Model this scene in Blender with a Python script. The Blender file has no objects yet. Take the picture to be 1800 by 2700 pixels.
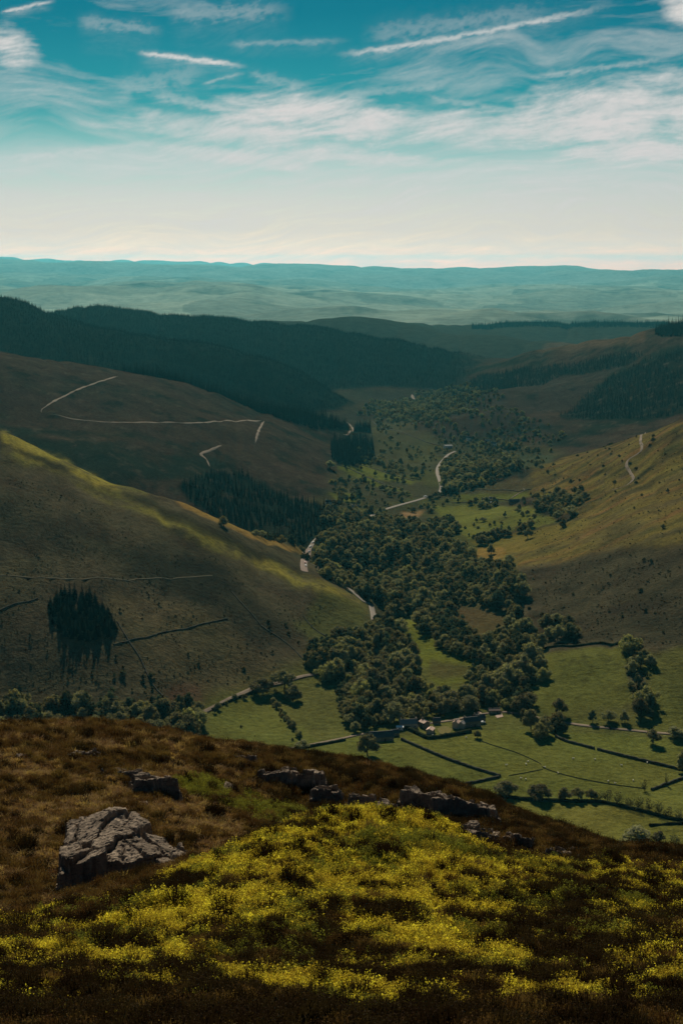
import bpy, bmesh, math, random
import numpy as np
from mathutils import Vector, Matrix, Euler

R = math.radians
sc = bpy.context.scene
col = sc.collection
rnd = random.Random(11)
rng = np.random.default_rng(11)

# ------------------------------------------------------------------ camera
FPX = 3750.0                    # focal length in pixels of the 1800 x 2700 photograph
PITCH = R(10.0)
cam_data = bpy.data.cameras.new('camera')
cam_data.sensor_fit = 'VERTICAL'
cam_data.sensor_height = 36.0
cam_data.lens = 50.0
cam_data.clip_start = 0.5
cam_data.clip_end = 150000.0
cam = bpy.data.objects.new('camera', cam_data)
cam.location = (0, 0, 0)
cam.rotation_euler = (R(90) - PITCH, 0, 0)
col.objects.link(cam)
sc.camera = cam

# ------------------------------------------------------------------ light
SUN_EL, SUN_AZ = R(37.0), R(-7.0)       # azimuth measured from +Y towards +X
world = bpy.data.worlds.new('World')
sc.world = world
world.use_nodes = True


class NT:
    """small helper for building node trees"""
    def __init__(self, tree):
        self.t = tree
        self.n = tree.nodes
        self.l = tree.links

    def new(self, typ, **kw):
        nd = self.n.new(typ)
        for k, v in kw.items():
            setattr(nd, k, v)
        return nd

    def put(self, sock, v):
        if v is None:
            return
        if isinstance(v, bpy.types.NodeSocket):
            self.l.new(v, sock)
        else:
            if hasattr(sock.default_value, '__len__') and not hasattr(v, '__len__'):
                v = [v] * len(sock.default_value)
            if hasattr(sock.default_value, '__len__') and len(sock.default_value) == 4 and len(v) == 3:
                v = (*v, 1.0)
            sock.default_value = v

    def math(self, op, a, b=None, c=None, clamp=False):
        nd = self.new('ShaderNodeMath', operation=op, use_clamp=clamp)
        for i, v in enumerate((a, b, c)):
            self.put(nd.inputs[i], v) if v is not None else None
        return nd.outputs[0]

    def mix(self, fac, a, b, blend='MIX'):
        nd = self.new('ShaderNodeMix', data_type='RGBA', blend_type=blend)
        self.put(nd.inputs[0], fac)
        self.put(nd.inputs[6], a)
        self.put(nd.inputs[7], b)
        return nd.outputs[2]

    def noise(self, vec, scale, detail=4, rough=0.55, dist=0.0, dims='3D'):
        nd = self.new('ShaderNodeTexNoise', noise_dimensions=dims)
        if vec is not None:
            self.l.new(vec, nd.inputs['Vector'])
        nd.inputs['Scale'].default_value = scale
        nd.inputs['Detail'].default_value = detail
        nd.inputs['Roughness'].default_value = rough
        nd.inputs['Distortion'].default_value = dist
        return nd.outputs[0]

    def ramp(self, fac, stops, interp='LINEAR'):
        nd = self.new('ShaderNodeValToRGB')
        self.put(nd.inputs[0], fac)
        cr = nd.color_ramp
        cr.interpolation = interp
        while len(cr.elements) > 1:
            cr.elements.remove(cr.elements[-1])
        for i, (p, c) in enumerate(stops):
            e = cr.elements[0] if i == 0 else cr.elements.new(p)
            e.position = p
            if not hasattr(c, '__len__'):
                c = (c, c, c)
            e.color = (*c, 1) if len(c) == 3 else c
        return nd.outputs[0]

    def smooth(self, v, a, b, lo=0.0, hi=1.0):
        nd = self.new('ShaderNodeMapRange', interpolation_type='SMOOTHSTEP')
        self.put(nd.inputs[0], v)
        for i, q in enumerate((a, b, lo, hi)):
            nd.inputs[i + 1].default_value = q
        return nd.outputs[0]

    def comb(self, x, y, z):
        nd = self.new('ShaderNodeCombineXYZ')
        for i, v in enumerate((x, y, z)):
            self.put(nd.inputs[i], v)
        return nd.outputs[0]


def build_world():
    w = NT(world.node_tree)
    w.n.clear()
    tc = w.new('ShaderNodeTexCoord')
    sp = w.new('ShaderNodeSeparateXYZ')
    w.l.new(tc.outputs['Generated'], sp.inputs[0])
    x, y, z = sp.outputs
    el = w.math('ARCSINE', z)
    sky = w.new('ShaderNodeTexSky', sky_type='NISHITA')
    sky.sun_disc = False
    sky.sun_elevation = SUN_EL
    sky.sun_rotation = SUN_AZ
    sky.altitude = 400
    sky.air_density = 1.0
    sky.dust_density = 0.6
    sky.ozone_density = 1.5
    # teal cast of the clear air, strongest away from the horizon
    tint = w.ramp(w.math('DIVIDE', el, R(20)),
                  [(0.0, (1.55, .70, .66)), (.012, (1.2, .70, .70)), (.03, (.78, .66, .72)), (.06, (.58, .55, .62)), (.12, (.48, .51, .56)), (.18, (.30, .475, .49)),
                   (.24, (.10, .37, .37)), (.295, (.032, .29, .305)), (.47, (.008, .20, .232)), (1.0, (.02, .20, .27))])
    base = w.mix(1.0, sky.outputs[0], tint, 'MULTIPLY')
    out = base
    bg = w.new('ShaderNodeBackground')
    w.l.new(out, bg.inputs[0])
    bg.inputs[1].default_value = SKY_STRENGTH
    wo = w.new('ShaderNodeOutputWorld')
    w.l.new(bg.outputs[0], wo.inputs[0])


def sky_uv(px, py):
    """azimuth and elevation in degrees of a pixel of the photograph"""
    X, U = (px - 900) / FPX, -(py - 1350) / FPX
    d = Vector((X, math.cos(PITCH) + U * math.sin(PITCH), -math.sin(PITCH) + U * math.cos(PITCH)))
    return math.degrees(math.atan2(d.x, d.y)), math.degrees(math.asin(d.z / d.length))


SKY_STRENGTH = 0.105
build_world()

sun_d = bpy.data.lights.new('sun', 'SUN')
sun_d.energy = 5.0
sun_d.angle = R(0.53)
sun_d.color = (1.0, .90, .72)
sun = bpy.data.objects.new('sun', sun_d)
sdir = Vector((math.sin(SUN_AZ) * math.cos(SUN_EL), math.cos(SUN_AZ) * math.cos(SUN_EL), math.sin(SUN_EL)))
sun.rotation_euler = sdir.to_track_quat('Z', 'Y').to_euler()
sun.location = (0, 0, 500)
col.objects.link(sun)

vs = sc.view_settings
vs.view_transform = 'Standard'
vs.look = 'None'
vs.exposure = 0.0
vs.gamma = 1.0
vs.use_curve_mapping = False
HAZE_COLOR, HAZE_DENSITY, HAZE_G = (.14, .82, 1.0, 1), 1.6e-5, .5
sc.cycles.volume_bounces = 0
world.cycles.sampling_method = 'MANUAL'
world.cycles.sample_map_resolution = 256
sc.cycles.max_bounces = 5
sc.cycles.diffuse_bounces = 2
sc.cycles.transmission_bounces = 3
sc.cycles.transparent_max_bounces = 8
sc.cycles.use_denoising = True


# ------------------------------------------------------------------ helpers
def tag(o, label=None, cat=None, group=None, kind=None):
    if label:
        o['label'] = label
    if cat:
        o['category'] = cat
    if group:
        o['group'] = group
    if kind:
        o['kind'] = kind
    return o


def link(name, data, parent=None, loc=None, rot=None, scale=None):
    o = bpy.data.objects.new(name, data)
    col.objects.link(o)
    if parent:
        o.parent = parent
    if loc is not None:
        o.location = loc
    if rot is not None:
        o.rotation_euler = rot
    if scale is not None:
        o.scale = scale if hasattr(scale, '__len__') else (scale,) * 3
    return o


def mesh_np(name, V, Fq, mats=(), smooth=True, fmat=None):
    """mesh from numpy vertices and quads or triangles"""
    me = bpy.data.meshes.new(name)
    V = np.asarray(V, dtype=np.float32)
    Fq = np.asarray(Fq, dtype=np.int32)
    nf, k = Fq.shape
    me.vertices.add(len(V))
    me.vertices.foreach_set('co', V.ravel())
    me.loops.add(nf * k)
    me.loops.foreach_set('vertex_index', Fq.ravel())
    me.polygons.add(nf)
    me.polygons.foreach_set('loop_start', np.arange(0, nf * k, k, dtype=np.int32))
    me.polygons.foreach_set('use_smooth', np.full(nf, smooth, dtype=bool))
    if fmat is not None:
        me.polygons.foreach_set('material_index', np.asarray(fmat, dtype=np.int32))
    me.update(calc_edges=True)
    for m in mats:
        me.materials.append(m)
    return me


def bm_mesh(name, bm, mats=(), smooth=False):
    me = bpy.data.meshes.new(name)
    bmesh.ops.recalc_face_normals(bm, faces=bm.faces)
    bm.to_mesh(me)
    bm.free()
    for m in mats:
        me.materials.append(m)
    if smooth:
        me.polygons.foreach_set('use_smooth', np.ones(len(me.polygons), dtype=bool))
    return me


def col_attr(me, C):
    a = me.color_attributes.new('tone', 'FLOAT_COLOR', 'POINT')
    C4 = np.ones((len(C), 4), dtype=np.float32)
    C4[:, :3] = C
    a.data.foreach_set('color', C4.ravel())


# ---- gradient noise on numpy arrays
def _h(ix, iy, seed):
    n = (ix.astype(np.int64) * 374761393 + iy.astype(np.int64) * 668265263 + seed * 982451653) & 0x7fffffff
    n = ((n ^ (n >> 13)) * 1274126177) & 0x7fffffff
    return ((n ^ (n >> 16)) & 0xffff) / 65535.0 * 2 * np.pi


def perlin(x, y, seed=0):
    x = np.asarray(x, float)
    y = np.asarray(y, float)
    x0, y0 = np.floor(x), np.floor(y)
    fx, fy = x - x0, y - y0
    ux, uy = fx * fx * fx * (fx * (fx * 6 - 15) + 10), fy * fy * fy * (fy * (fy * 6 - 15) + 10)
    o = []
    for dx in (0, 1):
        for dy in (0, 1):
            a = _h(x0 + dx, y0 + dy, seed)
            o.append(np.cos(a) * (fx - dx) + np.sin(a) * (fy - dy))
    a = o[0] * (1 - ux) + o[2] * ux
    b = o[1] * (1 - ux) + o[3] * ux
    return (a * (1 - uy) + b * uy) * 1.5


def fbm(x, y, seed=0, oct=4, rough=.5, lac=2.03):
    s, a, t = 0, 1.0, 0
    for i in range(oct):
        s = s + a * perlin(x, y, seed + i * 17)
        t += a
        a *= rough
        x, y = x * lac + 3.1, y * lac - 7.7
    return s / t


def sstep(v, a, b):
    t = np.clip((v - a) / (b - a), 0, 1)
    return t * t * (3 - 2 * t)


# ---- pixels of the photograph to directions, and distances along them
def pix_dir(px, py):
    X = (np.asarray(px, float) - 900) / FPX
    U = -(np.asarray(py, float) - 1350) / FPX
    dy = math.cos(PITCH) + U * math.sin(PITCH)
    dz = -math.sin(PITCH) + U * math.cos(PITCH)
    return X, dy, dz


def pt(px, py, r):
    """world point seen at a pixel at horizontal distance r"""
    X, dy, dz = pix_dir(px, py)
    k = r / np.hypot(X, dy)
    return np.array([X * k, dy * k, dz * k])


class Terrain:
    """height as a smooth function through surveyed points, kept on a polar grid"""
    def __init__(self, pts, c=.02):
        P = np.array(pts)
        self.q = np.stack([np.arctan2(P[:, 0], P[:, 1]), .5 * np.log(P[:, 0]**2 + P[:, 1]**2)], 1)
        self.c = c
        n = len(P)
        D = np.sqrt(((self.q[:, None] - self.q[None])**2).sum(2) + c * c)
        A = np.zeros((n + 3, n + 3))
        A[:n, :n] = -D - np.eye(n) * 1e-4 * -1
        A[:n, n] = 1
        A[:n, n + 1:] = self.q
        A[n, :n] = 1
        A[n + 1:, :n] = self.q.T
        b = np.zeros(n + 3)
        b[:n] = P[:, 2]
        self.w = np.linalg.solve(A, b)

    def raw(self, th, lr):
        th, lr = np.asarray(th, float), np.asarray(lr, float)
        out = np.full(th.shape, self.w[-3]) + self.w[-2] * th + self.w[-1] * lr
        for (a, b), w in zip(self.q, self.w[:-3]):
            out -= w * np.sqrt((th - a)**2 + (lr - b)**2 + self.c**2)
        return out

    def grid(self, th, lr, detail=None):
        self.th, self.lr = th, lr
        T, L = np.meshgrid(th, lr, indexing='ij')
        Z = self.raw(T, L)
        r = np.exp(L)
        self.X, self.Y = np.sin(T) * r, np.cos(T) * r
        if detail is not None:
            Z = Z + detail(self.X, self.Y, r, T, Z)
        self.Z = Z
        return self

    def h(self, x, y):
        x, y = np.asarray(x, float), np.asarray(y, float)
        t = np.arctan2(x, y)
        l = np.log(np.maximum(np.hypot(x, y), 1e-3))
        fi = np.clip((t - self.th[0]) / (self.th[1] - self.th[0]), 0, len(self.th) - 1.001)
        fj = np.clip(np.interp(l, self.lr, np.arange(len(self.lr))), 0, len(self.lr) - 1.001)
        i, j = fi.astype(int), fj.astype(int)
        a, b = fi - i, fj - j
        Z = self.Z
        return (Z[i, j] * (1 - a) * (1 - b) + Z[i + 1, j] * a * (1 - b) + Z[i, j + 1] * (1 - a) * b + Z[i + 1, j + 1] * a * b)

    def hit(self, px, py, rmin=0.0, rmax=1e9):
        """first ground point along the line of sight of a pixel"""
        X, dy, dz = pix_dir(px, py)
        r = np.exp(self.lr)
        r = r[(r >= rmin) & (r <= rmax)]
        k = r / math.hypot(X, dy)
        g = self.h(X * k, dy * k) - dz * k
        idx = np.nonzero(g >= 0)[0]
        if len(idx) == 0:
            rr = r[-1]
        elif idx[0] == 0:
            rr = r[0]
        else:
            i = idx[0]
            rr = r[i - 1] + (r[i] - r[i - 1]) * (-g[i - 1]) / (g[i] - g[i - 1])
        kk = rr / math.hypot(X, dy)
        x, y = X * kk, dy * kk
        return Vector((float(x), float(y), float(self.h(x, y))))

    def mesh(self, name, mats, i0=0, i1=None, j0=0, j1=None):
        X, Y, Z = (q[i0:i1, j0:j1] for q in (self.X, self.Y, self.Z))
        n, m = X.shape
        V = np.stack([X, Y, Z], 2).reshape(-1, 3)
        I = np.arange(n * m).reshape(n, m)
        Fq = np.stack([I[:-1, :-1], I[1:, :-1], I[1:, 1:], I[:-1, 1:]], 2).reshape(-1, 4)
        return mesh_np(name, V, Fq, mats)


def in_poly(x, y, poly):
    inside = np.zeros(np.shape(x), bool)
    n = len(poly)
    for i in range(n):
        x0, y0 = poly[i]
        x1, y1 = poly[(i + 1) % n]
        if y0 == y1:
            continue
        c = ((y0 > y) != (y1 > y)) & (x < (x1 - x0) * (y - y0) / (y1 - y0) + x0)
        inside ^= c
    return inside
# ------------------------------------------------------------------ the lie of the land
ZF = -322.0                     # valley floor below the eye


def fl(px, py, z=ZF):
    """a point of the level valley floor"""
    X, dy, dz = pix_dir(px, py)
    k = z / dz
    return np.array([X * k, dy * k, z])


def pz(px, r, z):
    X, dy, _ = pix_dir(px, 1350)
    k = r / np.hypot(X, dy)
    return np.array([X * k, dy * k, z])




def away(r):
    """the far country lies well back"""
    return r if r <= 6500 else 6500 + (r - 6500) * 2.45


VP = []
for x in (-500, 0, 450, 900, 1350, 1800, 2300):
    VP += [pz(x, 450, -322), pz(x, 650, -322)]
for x, y in [(640, 1990), (900, 2000), (1100, 2050), (1300, 1980), (1500, 2050), (1700, 2150), (1790, 2270), (1500, 1920), (1700, 1970), (1100, 1920),
             (640, 1880), (700, 1830), (850, 1830), (950, 1720), (1100, 1760), (1130, 1650), (1250, 1800), (1000, 1620), (1080, 1560), (1180, 1520),
             (830, 1500), (900, 1460), (1050, 1440), (1240, 1450), (1000, 1390), (1200, 1370), (1300, 1330), (1000, 1300), (1150, 1250), (1300, 1220),
             (960, 1200), (1100, 1170), (1040, 1110), (980, 1085), (2000, 2100), (2200, 2000)]:
    VP.append(fl(x, y))
VP += [pt(*a) for a in [
    # slope below the grassy spur
    (0, 1134, 1400), (57, 1157, 1395), (190, 1223, 1380), (293, 1264, 1370), (367, 1281, 1368), (494, 1330, 1365), (649, 1398, 1385), (746, 1436, 1420), (804, 1450, 1480),
    (400, 1345, 1300), (488, 1387, 1280), (590, 1432, 1272), (689, 1479, 1270), (804, 1525, 1270), (900, 1559, 1270), (955, 1598, 1262), (250, 1290, 1310), (120, 1225, 1330), (0, 1180, 1345),
    (0, 1300, 1240), (0, 1500, 1130), (0, 1700, 1040), (0, 1880, 980), (200, 1400, 1205), (200, 1650, 1060), (200, 1850, 985),
    (450, 1500, 1185), (450, 1700, 1060), (450, 1850, 990), (700, 1600, 1165), (700, 1750, 1075), (850, 1640, 1190),
    (-300, 1000, 1450), (-300, 1250, 1260), (-300, 1550, 1090), (-300, 1850, 970), (-700, 800, 1500), (-700, 1500, 1050), (-700, 1850, 950),
    # clear-felled hill
    (0, 930, 2500), (200, 955, 2480), (350, 985, 2450), (500, 1012, 2420), (620, 1050, 2420), (700, 1085, 2450), (850, 1112, 2550), (950, 1140, 2700),
    (0, 1100, 1950), (300, 1200, 1800), (500, 1100, 2100), (500, 1250, 1800), (700, 1150, 2150), (700, 1300, 1850), (800, 1200, 2150), (830, 1400, 1665), (885, 1260, 2080),
    (250, 1080, 2050), (650, 1220, 1950), (-300, 850, 2500), (-300, 1000, 2000), (-700, 800, 2500),
    # wooded hills behind it
    (0, 785, 3400), (70, 798, 3400), (150, 838, 3350), (300, 868, 3300), (500, 898, 3250), (650, 930, 3200), (800, 985, 3150), (880, 1032, 3200), (-300, 740, 3400), (-700, 700, 3400),
    (130, 822, 4200), (200, 807, 4200), (400, 825, 4200), (550, 835, 4200), (700, 850, 4200), (850, 864, 4150), (1000, 886, 4100), (1100, 906, 4000), (1200, 935, 3900), (1262, 960, 3800),
    (800, 950, 3700), (960, 1052, 3420), (1050, 1000, 3600), (900, 960, 3700), (1150, 985, 3650), (-300, 800, 4300), (-700, 800, 4300),
    # brown ridge and the plantation behind
    (800, 852, 5300), (900, 838, 5300), (1000, 843, 5300), (1100, 862, 5250), (1300, 885, 5000), (1450, 908, 4800), (600, 860, 5300),
    (1240, 858, 6200), (1400, 858, 6200), (1600, 858, 6200), (1750, 860, 6200), (2000, 860, 6200), (2300, 850, 6200),
    # hillside across the valley, lower part
    (1800, 1700, 1110), (1800, 1550, 1210), (1800, 1400, 1330), (1800, 1250, 1560), (1800, 1115, 1800), (1600, 1700, 1120), (1600, 1550, 1260), (1600, 1400, 1450),
    (1600, 1280, 1700), (1600, 1172, 2000), (1700, 1145, 1900), (1450, 1560, 1290), (1450, 1400, 1600), (1450, 1290, 1850), (1450, 1215, 2150), (1550, 1710, 1110), (1350, 1560, 1300), (1800, 1860, 1010), (1550, 1860, 1004),
    (2100, 1000, 1800), (2100, 1300, 1330), (2100, 1600, 1110), (2100, 1750, 1050), (2500, 900, 1800), (2500, 1700, 1000),
    # and upper part
    (1500, 1150, 2500), (1500, 1080, 2800), (1500, 1000, 3150), (1500, 905, 3700), (1150, 1122, 2640), (1210, 1100, 2680), (1120, 1080, 2960), (1050, 1075, 3180), (1300, 1085, 2700), (1300, 1025, 3000), (1300, 968, 3500), (1150, 1040, 3400), (1240, 1000, 3420), (1060, 1062, 3350),
    (1800, 1090, 2500), (1800, 1000, 2800), (1800, 900, 3200), (1800, 850, 3500), (1720, 866, 3520), (1650, 885, 3600), (1560, 896, 3650), (1400, 925, 3600), (2100, 800, 3500), (2500, 760, 3500),
]]
VP += [pz(*a) for a in [
    (-300, 1700, -230), (0, 1650, -245), (200, 1580, -265), (400, 1520, -285), (560, 1500, -305), (700, 1500, -318),
    (-300, 2850, -190), (0, 2850, -200), (300, 2850, -232), (500, 2800, -262), (700, 2800, -300), (850, 2900, -318),
    (-300, 3750, -150), (100, 3750, -190), (500, 3650, -235), (750, 3450, -272),
    (0, 4900, -330), (500, 4800, -335), (800, 4750, -330), (1000, 4650, -320), (1250, 4400, -330), (1450, 4300, -325), (1700, 4250, -280), (2000, 4200, -250), (2300, 4200, -240),
    (1400, 5550, -325), (1700, 5400, -330), (2100, 5400, -330),
    (1800, 2120, -245), (1600, 2280, -290), (1450, 2330, -316), (2100, 2120, -200)]]
for x in (-700, -200, 300, 800, 1300, 1800, 2400):
    VP.append(pz(x, away(7600), -385))
    VP.append(pz(x, away(19600), -300))
    VP.append(pz(x, away(26000), -330))
VP += [pt(a, b, away(c)) for a, b, c in [
    (-700, 770, 10000), (60, 786, 9300), (300, 779, 9500), (470, 786, 9300), (560, 776, 9600), (650, 776, 9600), (800, 806, 9000), (1000, 800, 9500), (1300, 800, 9600), (1600, 795, 9800), (1800, 790, 9800), (2400, 790, 10000),
    (0, 748, 13000), (300, 744, 13000), (600, 750, 13000), (900, 752, 13500), (1200, 752, 13500), (1500, 752, 13500), (1800, 746, 13500),
    (0, 712, 15200), (300, 714, 15200), (600, 716, 15000), (800, 712, 15500), (1050, 722, 15500), (1300, 722, 15500), (1500, 712, 15800), (1800, 722, 15500),
    (0, 684, 17500), (200, 688, 17500), (330, 692, 17500), (450, 697, 17500), (560, 700, 17500), (640, 698, 17500), (740, 695, 17500), (850, 697, 17500), (960, 700, 17500), (1150, 700, 17500),
    (1320, 706, 17500), (1400, 704, 17500), (1500, 703, 17400), (1560, 709, 17350), (1650, 709, 17500), (1800, 711, 17500), (2400, 700, 17500), (-700, 690, 17500),
    (-700, 670, 22500), (0, 677, 22500), (200, 680, 22500), (420, 683, 22500), (600, 687, 22500), (740, 696, 22500), (900, 712, 22500), (1300, 720, 22500), (1800, 725, 22500), (2400, 720, 22500),
]]


def v_detail(x, y, r, T, Z):
    k = sstep(Z, ZF + 1, ZF + 22)                       # the valley floor stays level
    far = sstep(r, 6800, 10500) * (1 - sstep(r, 29000, 32000))
    n = fbm(x / 190, y / 190, 3, 4) * 5.5 + fbm(x / 42, y / 42, 9, 3) * 1.2
    n = n * k * (1 - far) + far * (fbm(x / 4200, y / 3000, 21, 5, .5) * 210 - np.abs(fbm(x / 2600, y / 3600, 27, 4, .5)) * 190 + 20)
    px = 900 + FPX * np.tan(T) / math.cos(PITCH) * math.cos(PITCH)
    n += sstep(r, 27500, 31500) * (1 - sstep(r, 34500, 36500)) * 34 * sstep(px, 1250, 1420) * (1 - sstep(px, 1512, 1550))    # the stepped escarpment
    n += (1 - k) * fbm(x / 130, y / 130, 31, 3) * .7
    # gullies that run down the slopes
    g = 1 - np.abs(fbm(T * 16 + 5, np.log(r) * 2.0, 41, 3)) * 3.0
    n -= np.clip(g, 0, 1)**2 * k * (1 - far) * r * .0022
    return n


th_v = np.linspace(R(-23), R(23), 600)
lr_v = np.concatenate([np.arange(math.log(430), math.log(690), .02), np.arange(math.log(690), math.log(3000), .0036),
                       np.arange(math.log(3000), math.log(6600), .006), np.arange(math.log(6600), math.log(52000), .011)])
VAL = Terrain(VP).grid(th_v, lr_v, v_detail)

FP = [pt(*a) for a in [
    (0, 2700, 24), (450, 2700, 22.6), (900, 2700, 22), (1350, 2700, 22.6), (1800, 2700, 24),
    (0, 2560, 32), (450, 2560, 31.5), (900, 2560, 31), (1350, 2560, 32), (1800, 2560, 35),
    (0, 2440, 41), (150, 2425, 43), (330, 2395, 45), (470, 2330, 47), (600, 2262, 50), (690, 2222, 53), (760, 2195, 55), (850, 2176, 57), (1000, 2165, 58), (1130, 2192, 57.5), (1250, 2250, 57), (1400, 2300, 60), (1600, 2312, 66), (1800, 2330, 70),
    (900, 2350, 41.5), (600, 2400, 38.5), (1300, 2400, 44), (1700, 2430, 46), (200, 2490, 37),
    (0, 2420, 52), (150, 2395, 56), (300, 2345, 64), (480, 2318, 62), (600, 2245, 73), (760, 2182, 92), (1000, 2148, 102), (1130, 2180, 93), (1250, 2240, 82),
    (0, 2250, 72), (0, 2100, 90), (200, 2150, 84), (300, 2050, 98), (500, 2150, 87), (500, 2060, 103), (700, 2100, 106),
    (0, 1930, 125), (150, 1928, 125), (300, 1917, 128), (420, 1945, 128), (520, 1977, 130), (640, 1986, 132), (760, 2022, 132), (860, 2054, 130), (1000, 2075, 128), (1180, 2095, 122),
    (1260, 2118, 118), (1400, 2172, 110), (1500, 2206, 104), (1620, 2250, 98), (1700, 2273, 95), (1800, 2290, 94),
    (-500, 2700, 25), (-500, 2500, 38), (-500, 2300, 65), (-500, 1930, 125), (2300, 2700, 27), (2300, 2500, 42), (2300, 2340, 72), (2300, 2300, 94)]]
FP += [pz(*a) for a in [(600, 61, -28), (760, 70, -33), (900, 74, -36), (1000, 74, -36.5), (1130, 72, -35), (1250, 66, -31),
                        (0, 160, -66), (450, 165, -72), (900, 165, -78), (1350, 145, -72), (1800, 120, -59), (2300, 120, -60), (-500, 160, -66)]]
for x in (-700, -100, 450, 900, 1350, 1900, 2500):
    FP += [pz(x, 2, -1.9), pz(x, 5, -3.6), pz(x, 11, -7.4), pz(x, 250, -132), pz(x, 420, -235), pz(x, 600, -326), pz(x, 760, -345)]


def f_detail(x, y, r, T, Z):
    k = sstep(r, 6, 18) * (1 - sstep(r, 135, 200))
    n = fbm(x / 9, y / 9, 5, 4) * .75 + fbm(x / 1.6, y / 1.6, 8, 3) * .20
    n += np.abs(fbm(x / 3.4, y / 2.4, 15, 2)) * .85
    k2 = .62 + .38 * sstep(r, 45, 75)
    return n * k * k2 + sstep(r, 200, 400) * fbm(x / 60, y / 60, 6, 3) * 4


th_f = np.linspace(R(-24), R(24), 520)
lr_f = np.concatenate([np.arange(math.log(3), math.log(18), .05), np.arange(math.log(18), math.log(140), .0065), np.arange(math.log(140), math.log(760), .03)])
NEAR = Terrain(FP, .03).grid(th_f, lr_f, f_detail)


def at(px, py, rmin=640, rmax=1e9):
    return VAL.hit(px, py, rmin, rmax)


def near(px, py, rmin=10, rmax=150):
    return NEAR.hit(px, py, rmin, rmax)
# ------------------------------------------------------------------ materials
def new_mat(name):
    m = bpy.data.materials.new(name)
    m.use_nodes = True
    t = NT(m.node_tree)
    t.n.clear()
    out = t.new('ShaderNodeOutputMaterial')
    return m, t, out


def principled(t, color, rough=.9, spec=.15, normal=None):
    b = t.new('ShaderNodeBsdfPrincipled')
    t.put(b.inputs['Base Color'], color)
    t.put(b.inputs['Roughness'], rough)
    b.inputs['Specular IOR Level'].default_value = spec
    if normal is not None:
        t.l.new(normal, b.inputs['Normal'])
    return b.outputs[0]


def bump(t, h, strength=.5, dist=1.0):
    b = t.new('ShaderNodeBump')
    b.inputs['Strength'].default_value = strength
    b.inputs['Distance'].default_value = dist
    t.l.new(h, b.inputs['Height'])
    return b.outputs[0]


def ground_material(name, s1, s2, bump_s, bump_d, vary=.5):
    m, t, out = new_mat(name)
    at_ = t.new('ShaderNodeAttribute', attribute_name='tone')
    g = t.new('ShaderNodeNewGeometry')
    p = g.outputs['Position']
    n1 = t.noise(p, s1, 5, .6)
    n2 = t.noise(p, s2, 4, .65)
    v = t.math('ADD', t.math('MULTIPLY', t.math('SUBTRACT', n1, .5), vary * 1.7), t.math('MULTIPLY', t.math('SUBTRACT', n2, .5), vary * 1.9))
    v = t.math('ADD', v, t.math('MULTIPLY', t.math('SUBTRACT', t.noise(p, s2 * 4.2, 3, .65), .5), vary * 2.0))
    v = t.math('MAXIMUM', t.math('ADD', v, 1.0), .2)
    c = t.mix(1.0, at_.outputs['Color'], t.comb(v, v, v), 'MULTIPLY')
    hs = t.new('ShaderNodeHueSaturation')
    t.l.new(c, hs.inputs['Color'])
    t.l.new(t.math('ADD', t.math('MULTIPLY', t.math('SUBTRACT', t.noise(p, s1 * .6, 3), .5), .05), .5), hs.inputs['Hue'])
    nb = bump(t, n2, bump_s, bump_d)
    d = t.new('ShaderNodeBsdfDiffuse')
    d.inputs['Roughness'].default_value = .3
    t.l.new(hs.outputs[0], d.inputs[0])
    t.l.new(nb, d.inputs['Normal'])
    t.l.new(d.outputs[0], out.inputs[0])
    return m


def plain_material(name, c, rough=.85, spec=.2, nscale=1.0, vary=.35, bs=.0, bd=.1, rand=0.0):
    m, t, out = new_mat(name)
    tc = t.new('ShaderNodeTexCoord')
    n = t.noise(tc.outputs['Object'], nscale, 5, .6)
    v = t.math('ADD', t.math('MULTIPLY', t.math('SUBTRACT', n, .5), vary * 2), 1.0)
    if rand:
        oi = t.new('ShaderNodeObjectInfo')
        v = t.math('MULTIPLY', v, t.math('ADD', t.math('MULTIPLY', t.math('SUBTRACT', oi.outputs['Random'], .5), rand * 2), 1.0))
    cc = t.mix(1.0, c, t.comb(v, v, v), 'MULTIPLY')
    nb = bump(t, n, bs, bd) if bs else None
    t.l.new(principled(t, cc, rough, spec, nb), out.inputs[0])
    return m


M_VAL = ground_material('valley_turf', .03, .22, .7, 2.5, .7)
M_FAR = ground_material('far_hill_turf', .0008, .003, .4, 20, .55)
M_NEAR = ground_material('peaty_turf', .35, 2.6, .8, .25, .8)

# ------------------------------------------------------------------ colour of the valley ground
PASTURE = (.122, .126, .030)
LUSH = (.130, .140, .024)
CREST = (.33, .275, .048)  # crest grass, brightened to carry the sun on it
OCHRE = (.26, .165, .045)
MOOR = (.098, .080, .042)
BROWN = (.050, .032, .020)
FELL_G = (.016, .024, .015)
FLOORW = (.022, .026, .015)
HEATH = (.030, .027, .017)
TAN = (.30, .22, .14)

vx, vy, vz = VAL.X, VAL.Y, VAL.Z
vr = np.hypot(vx, vy)
# wandering edges
wx = vx + fbm(vx / (vr * .02), vy / (vr * .02), 51, 3) * vr * .010
wy = vy + fbm(vx / (vr * .02) + 9, vy / (vr * .02), 52, 3) * vr * .016
VC = np.empty(vx.shape + (3,))
VC[:] = MOOR
nA = fbm(vx / 60, vy / 60, 61, 4)
nB = fbm(vx / 240, vy / 240, 62, 3)


def mixc(mask, c):
    global VC
    mask = np.clip(mask, 0, 1)[..., None]
    VC = VC * (1 - mask) + np.array(c) * mask


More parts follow.
